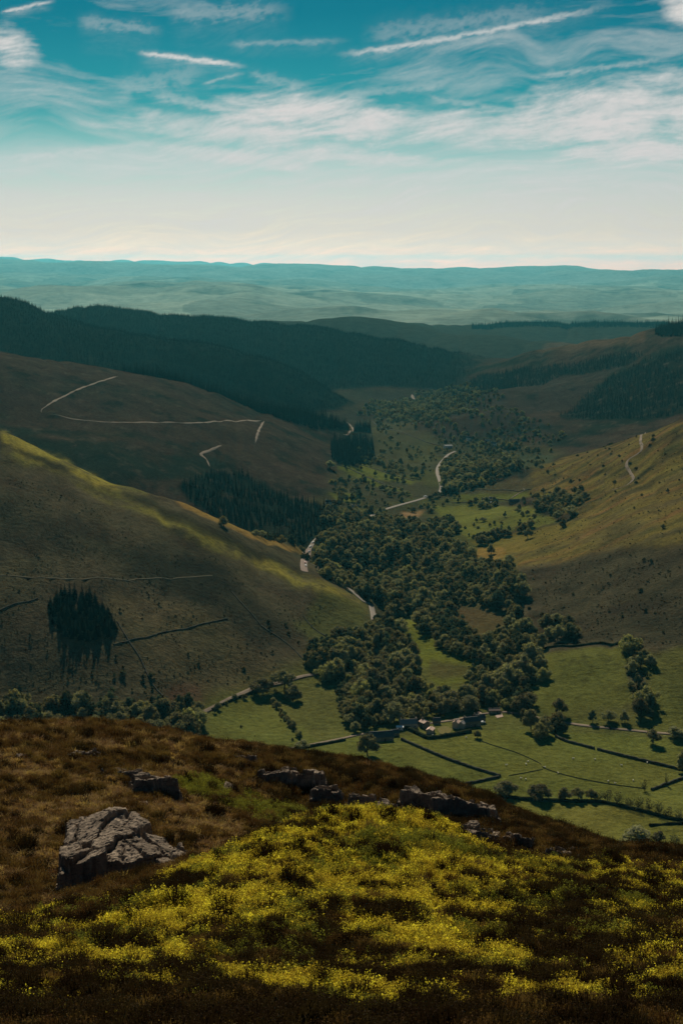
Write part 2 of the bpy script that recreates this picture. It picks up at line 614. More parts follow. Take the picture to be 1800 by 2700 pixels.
mixc(sstep(nA, -.05, .5) * .6, BROWN)
mixc(sstep(nB, .0, .6) * .5, FELL_G)
floor_m = 1 - sstep(vz, ZF + 3, ZF + 14)
mixc(floor_m * .8, PASTURE)
mixc(floor_m * sstep(vr, 1080, 1250) * .9, (.055, .050, .027))
mixc(floor_m * sstep(vr, 1080, 1250) * sstep(fbm(vx / 90, vy / 150, 63, 3), .05, .25) * .7, (.085, .088, .026))
mixc(floor_m * sstep(vr, 2500, 2900) * .85, (.040, .035, .022))
# felled hill, right-hand hill
mixc(sstep(vr, 1500, 1700) * (1 - floor_m) * .9, BROWN)
mixc(sstep(vr, 1500, 1700) * (1 - floor_m) * sstep(nB + .5 * nA, -.1, .35) * .85, FELL_G)
farm = sstep(vr, 6600, 8200)
mixc(sstep(vr, 4300, 4700) * (1 - farm), (.040, .042, .026))


def poly_w(P, rmin=640, rmax=1e9):
    return [tuple(at(x, y, rmin, rmax)[:2]) for x, y in P]


def paint(P, c, a=1.0, rmin=640, rmax=1e9, warp=True, soft=None, tex=None):
    W = poly_w(P, rmin, rmax)
    xs, ys = zip(*W)
    R0, R1 = min(np.hypot(*w) for w in W), max(np.hypot(*w) for w in W)
    sel = (vr > R0 * .94) & (vr < R1 * 1.06)
    X, Y = (wx, wy) if warp else (vx, vy)
    m = np.zeros(vx.shape)
    m[sel] = in_poly(X[sel], Y[sel], W)
    if soft:
        for _ in range(soft):
            for ax in (0, 1):
                m = (np.roll(m, 1, ax) + np.roll(m, -1, ax) + 2 * m) / 4
    if tex is not None:
        m = m * tex
    mixc(m * a, c)


LIT_CRESTP = [(0, 1136), (60, 1162), (190, 1228), (293, 1270), (400, 1325), (488, 1365), (600, 1425), (689, 1463), (804, 1515), (900, 1552), (965, 1596), (958, 1612), (880, 1580), (790, 1548), (680, 1506), (560, 1452), (450, 1394), (330, 1335), (200, 1275), (90, 1228), (0, 1200)]
t1 = sstep(fbm(vx / 35, vy / 35, 71, 3) + .55 * fbm(vx / 9, vy / 12, 79, 3, .65), -.40, .38)
paint(LIT_CRESTP, (.17, .15, .036), .95, soft=3, tex=.15 + .85 * t1)  # sunlit band along the spur crest, painted into the ground colour
paint([(0, 1134), (190, 1223), (293, 1264), (330, 1290), (180, 1250), (60, 1200), (0, 1178)], CREST, .85, soft=2, tex=.15 + .85 * t1)
paint([(380, 1345), (520, 1400), (700, 1478), (860, 1540), (940, 1585), (900, 1575), (760, 1525), (600, 1455), (430, 1378)], CREST, .75, soft=2, tex=.15 + .85 * t1)
paint([(340, 1277), (494, 1328), (649, 1396), (746, 1434), (800, 1452), (740, 1446), (640, 1410), (494, 1342), (370, 1290)], OCHRE, .95, 1300, 1500, soft=1)
paint([(330, 1296), (420, 1330), (520, 1372), (640, 1428), (760, 1486), (740, 1492), (620, 1450), (500, 1392), (400, 1345)], HEATH, .75, soft=2)  # darkens the gully between the two bright bands
paint([(60, 1178), (130, 1212), (200, 1255), (190, 1262), (120, 1225), (60, 1190)], HEATH, .8, soft=1)
# bracken and heather patches on the spur
paint([(370, 1450), (560, 1470), (640, 1560), (560, 1590), (440, 1545), (370, 1510)], HEATH, .8, soft=5)
paint([(300, 1500), (600, 1490), (700, 1600), (760, 1700), (690, 1730), (560, 1600), (420, 1570)], HEATH, .6, soft=5, tex=.4 + .6 * t1)
paint([(0, 1240), (130, 1260), (330, 1400), (420, 1480), (200, 1480), (0, 1440)], HEATH, .45, soft=6, tex=t1)
paint([(300, 1560), (560, 1610), (660, 1690), (740, 1780), (520, 1850), (430, 1800), (330, 1690)], (.118, .092, .042), .75, soft=4, tex=.5 + .5 * t1)
paint([(430, 1810), (520, 1795), (540, 1850), (470, 1860)], (.10, .045, .03), .5, soft=3)
paint([(840, 1560), (960, 1600), (950, 1680), (830, 1700), (770, 1640)], (.10, .105, .03), .8, soft=3)
# lower fields
paint([(560, 1900), (600, 1850), (680, 1815), (740, 1880), (850, 1960), (700, 1990), (540, 1960)], PASTURE, .95)
paint([(700, 1990), (930, 1945), (1060, 1940), (1300, 1925), (1500, 1930), (1850, 1960), (1850, 2320), (1000, 2150)], (.128, .134, .030), 1.0, warp=False)
paint([(1040, 2110), (1250, 2090), (1450, 2112), (1660, 2125), (1850, 2150), (1850, 2330), (1200, 2250)], (.150, .142, .030), 1.0, 640, 1100, warp=False, soft=1)
paint([(1050, 1625), (1100, 1625), (1150, 1700), (1265, 1755), (1240, 1800), (1140, 1800), (1080, 1720)], LUSH, .95, soft=1)
paint([(1130, 1735), (1200, 1750), (1260, 1765), (1230, 1790), (1120, 1780)], (.085, .07, .03), .7, soft=2)
paint([(1440, 1715), (1560, 1705), (1665, 1700), (1668, 1790), (1690, 1860), (1550, 1870), (1430, 1860), (1400, 1800)], PASTURE, .95, soft=1)
paint([(1690, 1720), (1850, 1700), (1850, 1930), (1730, 1920)], PASTURE, .85, soft=2)
paint([(1200, 1600), (1330, 1620), (1330, 1680), (1250, 1680), (1200, 1650)], (.10, .07, .03), .75, soft=2)
# meadows further up the valley
paint([(1140, 1330), (1300, 1330), (1420, 1330), (1470, 1370), (1350, 1400), (1240, 1425), (1200, 1400), (1180, 1370)], (.135, .140, .030), .95, soft=1)
paint([(1240, 1430), (1480, 1370), (1560, 1370), (1500, 1420), (1340, 1460)], (.19, .15, .033), .8, soft=2)
paint([(1230, 1450), (1330, 1440), (1345, 1465), (1320, 1485), (1250, 1470)], OCHRE, .95, soft=1)
paint([(1060, 1350), (1115, 1342), (1105, 1358), (1080, 1375), (1058, 1366)], (.26, .16, .075), .95, soft=1)
paint([(980, 1100), (1050, 1110), (1160, 1170), (1165, 1210), (1130, 1236), (1050, 1220), (1000, 1190), (985, 1150)], (.078, .074, .032), .85, soft=3, tex=.4 + .6 * t1)
paint([(930, 1220), (960, 1222), (1090, 1265), (1085, 1275), (1030, 1268), (940, 1240)], LUSH, .9, soft=1)
paint([(890, 1225), (930, 1230), (1030, 1280), (1080, 1300), (1085, 1308), (1020, 1285), (910, 1248)], LUSH, .9, soft=1)
paint([(880, 1300), (930, 1300), (940, 1330), (890, 1320)], LUSH, .8, soft=1)
paint([(895, 1350), (945, 1350), (935, 1368), (895, 1366)], LUSH, .9, soft=1)
paint([(1190, 1305), (1280, 1305), (1380, 1290), (1420, 1300), (1300, 1320), (1200, 1322)], LUSH, .8, soft=1)
paint([(1370, 1195), (1460, 1195), (1450, 1230), (1385, 1235)], (.06, .068, .034), .9, soft=1)
paint([(1290, 1275), (1420, 1245), (1400, 1290), (1270, 1300)], (.10, .085, .035), .7, soft=2)
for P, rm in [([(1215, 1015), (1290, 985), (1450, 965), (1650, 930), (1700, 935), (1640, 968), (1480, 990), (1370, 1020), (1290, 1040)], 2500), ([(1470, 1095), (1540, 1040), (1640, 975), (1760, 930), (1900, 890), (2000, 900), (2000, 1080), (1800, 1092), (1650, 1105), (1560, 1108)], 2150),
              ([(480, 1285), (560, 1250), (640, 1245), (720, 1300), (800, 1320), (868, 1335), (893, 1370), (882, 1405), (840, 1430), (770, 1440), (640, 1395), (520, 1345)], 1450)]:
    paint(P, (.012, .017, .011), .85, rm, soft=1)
# upper slope across the valley, its sunlit yellow put into the colour
UP = [(1420, 1225), (1560, 1185), (1800, 1110), (2000, 1050), (2000, 1450), (1800, 1440), (1560, 1455), (1380, 1490), (1300, 1480), (1350, 1440), (1550, 1380), (1480, 1330), (1400, 1300)]
t2 = sstep(fbm(vx / 50, vy / 22, 73, 4), -.35, .3)
paint(UP, (.175, .135, .033), .85, soft=4, tex=.35 + .65 * t2)
paint(UP, (.19, .105, .036), .7, soft=4, tex=sstep(fbm(vx / 80, vy / 30, 75, 4), .02, .4))
paint(UP, (.05, .055, .02), .6, soft=4, tex=sstep(fbm(vx / 60, vy / 25, 77, 4), .08, .4))
paint([(1380, 1490), (1560, 1460), (1800, 1440), (2000, 1430), (2000, 1720), (1700, 1690), (1450, 1700), (1400, 1600)], HEATH, .55, soft=5, tex=.5 + .5 * t2)
# brown spur and plantation ground beyond
paint([(1090, 1130), (1250, 1050), (1400, 990), (1640, 965), (1500, 1060), (1350, 1130), (1200, 1165)], (.046, .034, .023), .9, 2200, soft=3)
paint([(1440, 915), (1600, 885), (1720, 870), (1720, 900), (1560, 915), (1420, 925)], (.10, .065, .035), .8, 3000, soft=1)
paint([(0, 930), (200, 955), (350, 990), (500, 1015), (690, 1095), (690, 1108), (450, 1112), (250, 1112), (110, 1085), (0, 1080)], (.050, .036, .023), .75, 1700, 2700, soft=2, tex=.4 + .6 * t1)
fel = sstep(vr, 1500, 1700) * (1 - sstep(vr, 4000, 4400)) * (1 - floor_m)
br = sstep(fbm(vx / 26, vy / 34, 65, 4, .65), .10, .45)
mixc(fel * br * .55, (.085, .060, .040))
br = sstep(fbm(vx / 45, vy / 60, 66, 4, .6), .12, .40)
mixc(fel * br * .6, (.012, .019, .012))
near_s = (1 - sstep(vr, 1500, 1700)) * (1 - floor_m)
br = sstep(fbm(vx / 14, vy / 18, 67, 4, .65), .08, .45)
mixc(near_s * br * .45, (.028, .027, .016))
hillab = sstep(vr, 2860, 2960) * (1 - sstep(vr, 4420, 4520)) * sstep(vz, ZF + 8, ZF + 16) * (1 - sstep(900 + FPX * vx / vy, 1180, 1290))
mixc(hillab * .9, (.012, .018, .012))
# far country: fields, copses and bare hill, haze paleness put into the colour
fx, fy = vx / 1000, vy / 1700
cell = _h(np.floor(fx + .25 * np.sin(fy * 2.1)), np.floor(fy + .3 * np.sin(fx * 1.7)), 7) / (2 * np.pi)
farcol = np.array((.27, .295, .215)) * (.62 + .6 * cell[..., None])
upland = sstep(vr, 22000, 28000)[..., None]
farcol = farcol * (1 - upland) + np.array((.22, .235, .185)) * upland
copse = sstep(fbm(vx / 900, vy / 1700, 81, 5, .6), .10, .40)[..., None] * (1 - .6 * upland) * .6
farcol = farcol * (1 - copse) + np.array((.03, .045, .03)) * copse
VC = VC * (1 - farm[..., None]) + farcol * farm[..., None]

jsplit = int(np.searchsorted(lr_v, math.log(6900)))
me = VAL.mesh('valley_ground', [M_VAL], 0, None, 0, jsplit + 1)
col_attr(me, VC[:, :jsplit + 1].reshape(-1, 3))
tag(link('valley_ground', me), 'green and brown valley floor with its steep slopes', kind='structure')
me = VAL.mesh('distant_hills', [M_FAR], 0, None, jsplit, None)
col_attr(me, VC[:, jsplit:].reshape(-1, 3))
tag(link('distant_hills', me), 'pale rolling hills along the horizon', kind='structure')

# ------------------------------------------------------------------ the hill underfoot
nx, ny, nr = NEAR.X, NEAR.Y, np.hypot(NEAR.X, NEAR.Y)
NC = np.empty(nx.shape + (3,))
NC[:] = (.026, .018, .010)
a = sstep(fbm(nx / 5, ny / 5, 91, 4), -.1, .35)[..., None]
NC = NC * (1 - a * .6) + np.array((.07, .042, .018)) * a * .6
me = NEAR.mesh('hilltop_ground', [M_NEAR])
col_attr(me, NC.reshape(-1, 3))
tag(link('hilltop_ground', me), 'brown peaty hillside falling away to the valley', kind='structure')
# ------------------------------------------------------------------ high cloud, a sheet far above and behind everything
BLOBS = [
    (800, 300, 190, 38, -.05, 2.0, .95, .5, .5),
    (640, 345, 260, 26, -.10, 4.0, .7, .5, .5),
    (1250, 335, 330, 34, -.02, 6.0, .8, .6, .5),
    (1700, 295, 250, 72, .02, 8.0, 1.0, .5, .55),
    (1690, 400, 170, 26, .0, 9.0, .7, .5, .6),
    (30, 118, 60, 34, -.25, 11.0, 1.0, .3, .9),
    (640, 415, 150, 16, -.12, 12.0, .7, .5, .6),
    (930, 415, 200, 14, -.05, 15.0, .6, .5, .6),
    (1795, 20, 40, 30, .0, 16.0, .9, .3, .6),
    (1450, 470, 500, 40, .0, 17.0, .28, .8, .4),
    (330, 420, 420, 26, .03, 18.0, .4, .8, .4),
]
TRAILS = [
    (0, 33, 150, 0, 8, 1.0, .9),
    (360, 138, 660, 176, 11, 21.0, 1.0, 8, .1),
    (530, 220, 650, 190, 9, 22.0, .4),
    (880, 145, 1640, 5, 13, 23.0, .75, -26),
    (590, 115, 930, 105, 12, 24.0, .28),
    (1400, 200, 1800, 145, 14, 25.0, .4, -8),
    (800, 262, 1250, 205, 20, 26.0, .28, -10),
    (1110, 252, 1420, 300, 14, 27.0, .3),
    (400, 245, 640, 292, 24, 28.0, .4, -8),
    (0, 418, 470, 368, 16, 30.0, .35),
    (440, 30, 780, 20, 34, 32.0, .3, -10),
    (200, 50, 440, 80, 26, 33.0, .3),
    (950, 90, 1500, 20, 40, 34.0, .25, 10),
    (300, 235, 560, 185, 46, 35.0, .28, 10),
    (650, 190, 830, 235, 24, 36.0, .3, -4),
]


def build_clouds():
    az = np.concatenate([np.arange(-180, -24, 2.0), np.arange(-24, 24, .075), np.arange(24, 180.1, 2.0)])
    el = np.concatenate([np.arange(-1.0, 12, .045), np.arange(12, 34, .5)])
    U, V = np.meshgrid(az, el, indexing='ij')
    wv = fbm(U * .10, V * .20, 201, 3) * 1.5
    vt = V - U * .07 + wv
    s1 = fbm(U * .12, vt * .75, 211, 6, .6)
    s2 = fbm(U * .05 + 3, vt * .40, 221, 4)
    s3 = fbm(U * .30, vt * 3.0, 231, 5, .65)
    fib = fbm(U * .55 + vt * .8, vt * 5.0 - U * .6, 241, 5, .7)
    veil = sstep(s1 + .25 * s2, -.20, .55) * sstep(s2, -.55, .30)
    cov = veil * (.62 + .50 * s3 + .35 * fib)
    cov = np.clip(cov - .13, 0, 1) * .66
    n1 = fbm(U * .45, vt * 1.5, 251, 6, .62)
    n2 = fbm(U * 1.6, V * 2.6, 261, 6, .68)

    def over(b):
        nonlocal cov
        cov = 1 - (1 - cov) * (1 - np.clip(b, 0, 1))
    for px, py, rx, ry, tilt, seed, amt, soft, *_ in BLOBS:
        cu, cv = sky_uv(px, py)
        ru, rv = rx / FPX * 57.3, ry / FPX * 57.3
        du = U - cu
        dv = V - cv - du * tilt
        d = (du / ru)**2 + np.where(dv > 0, dv / rv, dv / (rv * 1.15))**2
        d = d - (n1 * 1.7 + n2 * .45 + fib * .8)
        over(min(1.0, amt * 1.12) * sstep(d, 2.0 + soft, -.3 - soft))
    for x0, y0, x1, y1, wid, seed, amt, bend, rag in [tuple(q) + (0.0, .5)[len(q) - 7:] for q in TRAILS]:
        u0, v0 = sky_uv(x0, y0)
        u1, v1 = sky_uv(x1, y1)
        wd = wid / FPX * 57.3 * .55
        t = (U - u0) / (u1 - u0)
        vv = v0 + (v1 - v0) * t + bend / FPX * 57.3 * t * (1 - t)
        q = fbm(U * 2.2 + seed, V * 3.0, 271, 5, .65)
        d = (V - vv + q * wd * 1.5 + fib * wd * .8) / wd
        k = (sstep(d, 1.1, .0) * sstep(d, -1.6, -.0) + .35 * sstep(d, 2.5, .0) * sstep(d, -7, -.5) * (.6 + fib)) * sstep(t, -.02, .15) * sstep(t, 1.02, .7)
        over(amt * .72 * k * (1 - rag * .9 * sstep(q, .1, -.5)))
    # milky bank low down
    over(.60 * sstep(V, 6.3, 2.8) * sstep(V, -.9, .1) * (.75 + .6 * s3))
    cov *= sstep(V, 33, 18)
    cov = np.clip(cov, 0, .97)
    rr = 90000.0
    a, e = np.radians(U), np.radians(V)
    P = np.stack([np.sin(a) * np.cos(e) * rr, np.cos(a) * np.cos(e) * rr, np.sin(e) * rr], 2).reshape(-1, 3)
    n, m = U.shape
    I = np.arange(n * m).reshape(n, m)
    Fq = np.stack([I[:-1, :-1], I[:-1, 1:], I[1:, 1:], I[1:, :-1]], 2).reshape(-1, 4)
    mat, t, out = new_mat('thin_cloud')
    at_ = t.new('ShaderNodeAttribute', attribute_name='tone')
    sepc = t.new('ShaderNodeSeparateColor')
    t.l.new(at_.outputs['Color'], sepc.inputs[0])
    em = t.new('ShaderNodeEmission')
    t.l.new(t.mix(sepc.outputs[1], CLOUD_LOW, CLOUD_HIGH), em.inputs[0])
    em.inputs[1].default_value = 1.0
    tr = t.new('ShaderNodeBsdfTransparent')
    mx = t.new('ShaderNodeMixShader')
    t.l.new(sepc.outputs[0], mx.inputs[0])
    t.l.new(tr.outputs[0], mx.inputs[1])
    t.l.new(em.outputs[0], mx.inputs[2])
    t.l.new(mx.outputs[0], out.inputs[0])
    mat.cycles.emission_sampling = 'NONE'
    me = mesh_np('clouds', P, Fq, [mat])
    C = np.zeros((n * m, 3))
    C[:, 0] = cov.ravel()
    C[:, 1] = np.clip(V / 9, 0, 1).ravel()
    col_attr(me, C)
    tag(link('clouds', me), 'thin white cirrus streaks and vapour trails across the teal sky', 'clouds', kind='stuff')


CLOUD_LOW, CLOUD_HIGH = (.66, .61, .615, 1), (.72, .68, .65, 1)
build_clouds()
# ------------------------------------------------------------------ foliage
def leaf_material(name, c, tr=.35, var=.45, nscale=.35, hue=.03):
    m, t, out = new_mat(name)
    oi = t.new('ShaderNodeObjectInfo')
    tc = t.new('ShaderNodeTexCoord')
    n = t.noise(tc.outputs['Object'], nscale, 3, .6)
    v = t.math('ADD', t.math('MULTIPLY', t.math('SUBTRACT', n, .5), 1.1), .55)
    v = t.math('ADD', v, t.math('MULTIPLY', oi.outputs['Random'], var * 2.0))
    cc = t.mix(1.0, c, t.comb(v, v, v), 'MULTIPLY')
    hs = t.new('ShaderNodeHueSaturation')
    t.l.new(cc, hs.inputs['Color'])
    t.l.new(t.math('ADD', t.math('MULTIPLY', t.math('SUBTRACT', oi.outputs['Random'], .5), hue * 2), .5), hs.inputs['Hue'])
    d = t.new('ShaderNodeBsdfDiffuse')
    t.l.new(hs.outputs[0], d.inputs[0])
    tl = t.new('ShaderNodeBsdfTranslucent')
    t.l.new(t.mix(1.0, hs.outputs[0], (1.25, 1.2, .6), 'MULTIPLY'), tl.inputs[0])
    mx = t.new('ShaderNodeMixShader')
    mx.inputs[0].default_value = tr
    t.l.new(d.outputs[0], mx.inputs[1])
    t.l.new(tl.outputs[0], mx.inputs[2])
    t.l.new(mx.outputs[0], out.inputs[0])
    return m


M_LEAF = leaf_material('broad_leaves', (.195, .185, .115), .40, .42, .35, .022)
M_LEAF2 = leaf_material('olive_leaves', (.225, .21, .105), .42, .35, .35, .03)
M_LEAF3 = leaf_material('dark_leaves', (.085, .100, .066), .32, .35, .35, .03)
M_LEAFP = leaf_material('pale_blossom_leaves', (.17, .16, .11), .25, .3)
M_SHRUB = leaf_material('scrub_leaves', (.075, .072, .042), .3, .4)
M_CON = leaf_material('conifer_needles', (.015, .023, .016), .08, .12)
M_BARK = plain_material('bark', (.045, .035, .025), .95, .05, 2.0, .4)


def quads(cent, nrm, size, rg, aspect=1.0, tilt=.6):
    """small leaf faces around points, roughly facing along nrm"""
    n = len(cent)
    nn = nrm + rg.normal(0, tilt, (n, 3))
    nn /= np.linalg.norm(nn, axis=1)[:, None] + 1e-9
    a = np.cross(nn, rg.normal(0, 1, (n, 3)))
    a /= np.linalg.norm(a, axis=1)[:, None] + 1e-9
    b = np.cross(nn, a)
    s = (np.asarray(size) * rg.uniform(.6, 1.35, n))[:, None]
    a, b = a * s, b * s * aspect
    V = np.stack([cent - a, cent - b * .8, cent + a, cent + b * .8], 1).reshape(-1, 3)
    return V, np.arange(4 * n).reshape(n, 4)


def ico(sub=1):
    bm = bmesh.new()
    bmesh.ops.create_icosphere(bm, subdivisions=sub, radius=1)
    V = np.array([v.co[:] for v in bm.verts])
    Fq = np.array([[v.index for v in f.verts] for f in bm.faces])
    bm.free()
    return V, Fq


ICO1, ICO2 = ico(1), ico(2)


def merge(parts):
    Vs, Fs, o = [], [], 0
    for V, Fq in parts:
        if Fq.shape[1] == 3:
            Fq = np.concatenate([Fq, Fq[:, 2:3]], 1)
        Vs.append(V)
        Fs.append(Fq + o)
        o += len(V)
    return np.concatenate(Vs), np.concatenate(Fs)


def mesh_mixed(name, tri_parts, quad_parts, mats, fm=None):
    """triangles and quads in one mesh"""
    V, F3, F4, o = [], [], [], 0
    for P, Fq in tri_parts:
        V.append(P)
        F3 += (Fq + o).tolist()
        o += len(P)
    for P, Fq in quad_parts:
        V.append(P)
        F4 += (Fq + o).tolist()
        o += len(P)
    me = bpy.data.meshes.new(name)
    me.from_pydata(np.concatenate(V).tolist(), [], F3 + F4)
    for m in mats:
        me.materials.append(m)
    if fm is not None:
        me.polygons.foreach_set('material_index', np.asarray(fm, dtype=np.int32))
    me.update()
    return me


def tube(P, rad, seg=6):
    P = np.asarray(P, float)
    n = len(P)
    V = []
    for i in range(n):
        d = P[min(i + 1, n - 1)] - P[max(i - 1, 0)]
        d = d / (np.linalg.norm(d) + 1e-9)
        a = np.cross(d, (1, 0, 0) if abs(d[0]) < .9 else (0, 1, 0))
        a /= np.linalg.norm(a)
        b = np.cross(d, a)
        for k in range(seg):
            t = 2 * math.pi * k / seg
            V.append(P[i] + rad[i] * (math.cos(t) * a + math.sin(t) * b))
    Fq = [[i * seg + k, i * seg + (k + 1) % seg, (i + 1) * seg + (k + 1) % seg, (i + 1) * seg + k] for i in range(n - 1) for k in range(seg)]
    return np.array(V), np.array(Fq)


def crown_parts(seed, w, h, z0, lobes, per, leaf, core=.80):
    rg = np.random.default_rng(seed)
    C, S = [], []
    for i in range(lobes):
        a = rg.uniform(0, 2 * math.pi)
        f = rg.uniform(.0, 1.0)
        zz = z0 + h * (.16 + .66 * f)
        rad = w * .5 * math.sqrt(max(.08, 1 - (2 * (f - .42))**2 * .85)) * rg.uniform(.5, .98)
        C.append((math.cos(a) * rad, math.sin(a) * rad, zz))
        S.append(w * rg.uniform(.12, .25))
    C.append((0, 0, z0 + h * .5))
    S.append(w * .30)
    C.append((rg.uniform(-.1, .1) * w, rg.uniform(-.1, .1) * w, z0 + h * .82))
    S.append(w * .19)
    tri, q = [], []
    for c, s in zip(C, S):
        c = np.array(c)
        sq = np.array((1, 1, .82))
        if core:
            V, Fq = ICO1
            tri.append((c + V * s * core * sq * rg.uniform(.85, 1.08, (len(V), 1)), Fq))
        n = int(per * (s / (w * .2))**2)
        d = rg.normal(0, 1, (n, 3))
        d /= np.linalg.norm(d, axis=1)[:, None]
        pos = c + d * s * sq * rg.uniform(.78, 1.14, (n, 1))
        q.append(quads(pos, d, leaf, rg))
    return tri, q


def trunk_parts(seed, h, rad, w):
    rg = np.random.default_rng(seed)
    out = [tube([(0, 0, -.6), (0, 0, h * .15), (rg.normal(0, .03) * h, 0, h * .45), (rg.normal(0, .05) * h, rg.normal(0, .05) * h, h * .8)], [rad * 1.25, rad, rad * .7, rad * .2])]
    for k in range(5):
        a = rg.uniform(0, 6.28)
        z = h * rg.uniform(.22, .5)
        e = (math.cos(a) * w * .33, math.sin(a) * w * .33, z + h * rg.uniform(.15, .3))
        out.append(tube([(0, 0, z), (e[0] * .5, e[1] * .5, z + (e[2] - z) * .6), e], [rad * .5, rad * .35, rad * .1], 5))
    return out


BROAD = []                       # (crown mesh, trunk mesh, joined mesh)
for k, (w, h, z0, lb, lm) in enumerate([q + (M_LEAF,) for q in [(11, 9.5, 1.8, 15), (10, 11.5, 1.8, 16), (12.5, 9.5, 1.5, 18), (9, 10.5, 1.6, 13), (13, 11, 1.6, 18), (9.5, 8.5, 1.2, 12)]] + [(8, 13.5, 1.6, 16, M_LEAF3), (13, 9, 1.4, 20, M_LEAF2), (9, 12, 1.4, 15, M_LEAF3), (7.5, 7.5, 1.0, 11, M_LEAF2)]):
    tri, q = crown_parts(100 + k, w, h, z0, lb, 95, .42)
    tp = trunk_parts(100 + k, z0 + h * .8, .34, w)
    cm = mesh_mixed('broadleaf_crown', tri, q, [lm])
    tm = mesh_mixed('broadleaf_trunk', [], tp, [M_BARK])
    nt = sum(len(f) for _, f in tri)
    nl, nb = sum(len(f) for _, f in q), sum(len(f) for _, f in tp)
    jm = mesh_mixed('broadleaf_whole', tri, q + tp, [lm, M_BARK], [0] * (nt + nl) + [1] * nb)
    BROAD.append((cm, tm, jm, z0 + h, w))
SPARSE = []
for k, (w, h, z0, lb) in enumerate([(5, 5.5, .8, 9), (6, 5, .5, 10)]):
    tri, q = crown_parts(150 + k, w, h, z0, lb, 16, .22, 0)
    rg = np.random.default_rng(160 + k)
    tw = []
    for j in range(46):
        a, e = rg.uniform(0, 6.28), rg.uniform(.25, 1.0)
        z = h * rg.uniform(.05, .5)
        L = h * rg.uniform(.3, .6)
        d = np.array((math.cos(a) * (1 - e * .7), math.sin(a) * (1 - e * .7), e))
        p0 = np.array((0, 0, z)) + np.array((math.cos(a), math.sin(a), 0)) * w * .12
        tw.append(tube([p0, p0 + d * L * .6, p0 + d * L + rg.normal(0, .2, 3)], [.07, .05, .015], 4))
    cm = mesh_mixed('bare_crown', [], q + tw, [M_SHRUB])
    tm = mesh_mixed('bare_trunk', [], trunk_parts(150 + k, h * .8, .16, w), [M_BARK])
    SPARSE.append((cm, tm, None, z0 + h, w))
SHRUB = []
for k, (w, h, lb) in enumerate([(3.4, 3.0, 6), (4.2, 3.4, 7), (2.8, 3.2, 5), (5.0, 3.2, 8)]):
    tri, q = crown_parts(200 + k, w, h, .1, lb, 46, .22)
    tp = trunk_parts(200 + k, h * .7, .12, w)
    cm = mesh_mixed('shrub_crown', tri, q, [M_SHRUB])
    pm = mesh_mixed('blossom_crown', tri, q, [M_LEAFP])
    tm = mesh_mixed('shrub_trunk', [], tp, [M_BARK])
    SHRUB.append((cm, tm, pm, h, w))


def conifer_parts(seed, h, w, tiers, br):
    rg = np.random.default_rng(seed)
    q = []
    V, Fq = [], []
    for i in range(tiers):
        f = i / (tiers - 1)
        z = h * (.10 + .88 * f)
        rr = w * .5 * (1 - f)**.85 + .12
        n = max(5, int(br * (1 - .5 * f)))
        for k in range(n):
            a = 2 * math.pi * (k + rg.uniform(-.35, .35)) / n + i * .7
            L = rr * rg.uniform(.72, 1.15)
            wd = L * .34 + .12
            ca, sa = math.cos(a), math.sin(a)
            dz = L * rg.uniform(.25, .5)
            b = len(V)
            V += [(0, 0, z + .25), (ca * L * .55 - sa * wd, sa * L * .55 + ca * wd, z - dz * .45), (ca * L, sa * L, z - dz), (ca * L * .55 + sa * wd, sa * L * .55 - ca * wd, z - dz * .45)]
            Fq.append((b, b + 1, b + 2, b + 3))
    return [(np.array(V), np.array(Fq))]


CONIF = []
for k, (h, w, ti, br) in enumerate([(16, 5.4, 13, 9), (14, 4.6, 12, 9), (18, 5.6, 14, 9), (12, 4.8, 11, 9)]):
    q = conifer_parts(300 + k, h, w, ti, br)
    tp = [tube([(0, 0, -.5), (0, 0, h * .4), (0, 0, h * .97)], [.24, .16, .03], 5)]
    cm = mesh_mixed('conifer_crown', [], q, [M_CON])
    tm = mesh_mixed('conifer_trunk', [], tp, [M_BARK])
    jm = mesh_mixed('conifer_whole', [], q + tp, [M_CON, M_BARK], [0] * len(q[0][1]) + [1] * len(tp[0][1]))
    CONIF.append((cm, tm, jm, h, w))


# ------------------------------------------------------------------ things nobody could count, set out by geometry nodes
def source_collection(name, meshes):
    c = bpy.data.collections.new(name)
    for i, m in enumerate(meshes):
        o = bpy.data.objects.new('%s_%02d' % (name, i), m)
        c.objects.link(o)
    return c


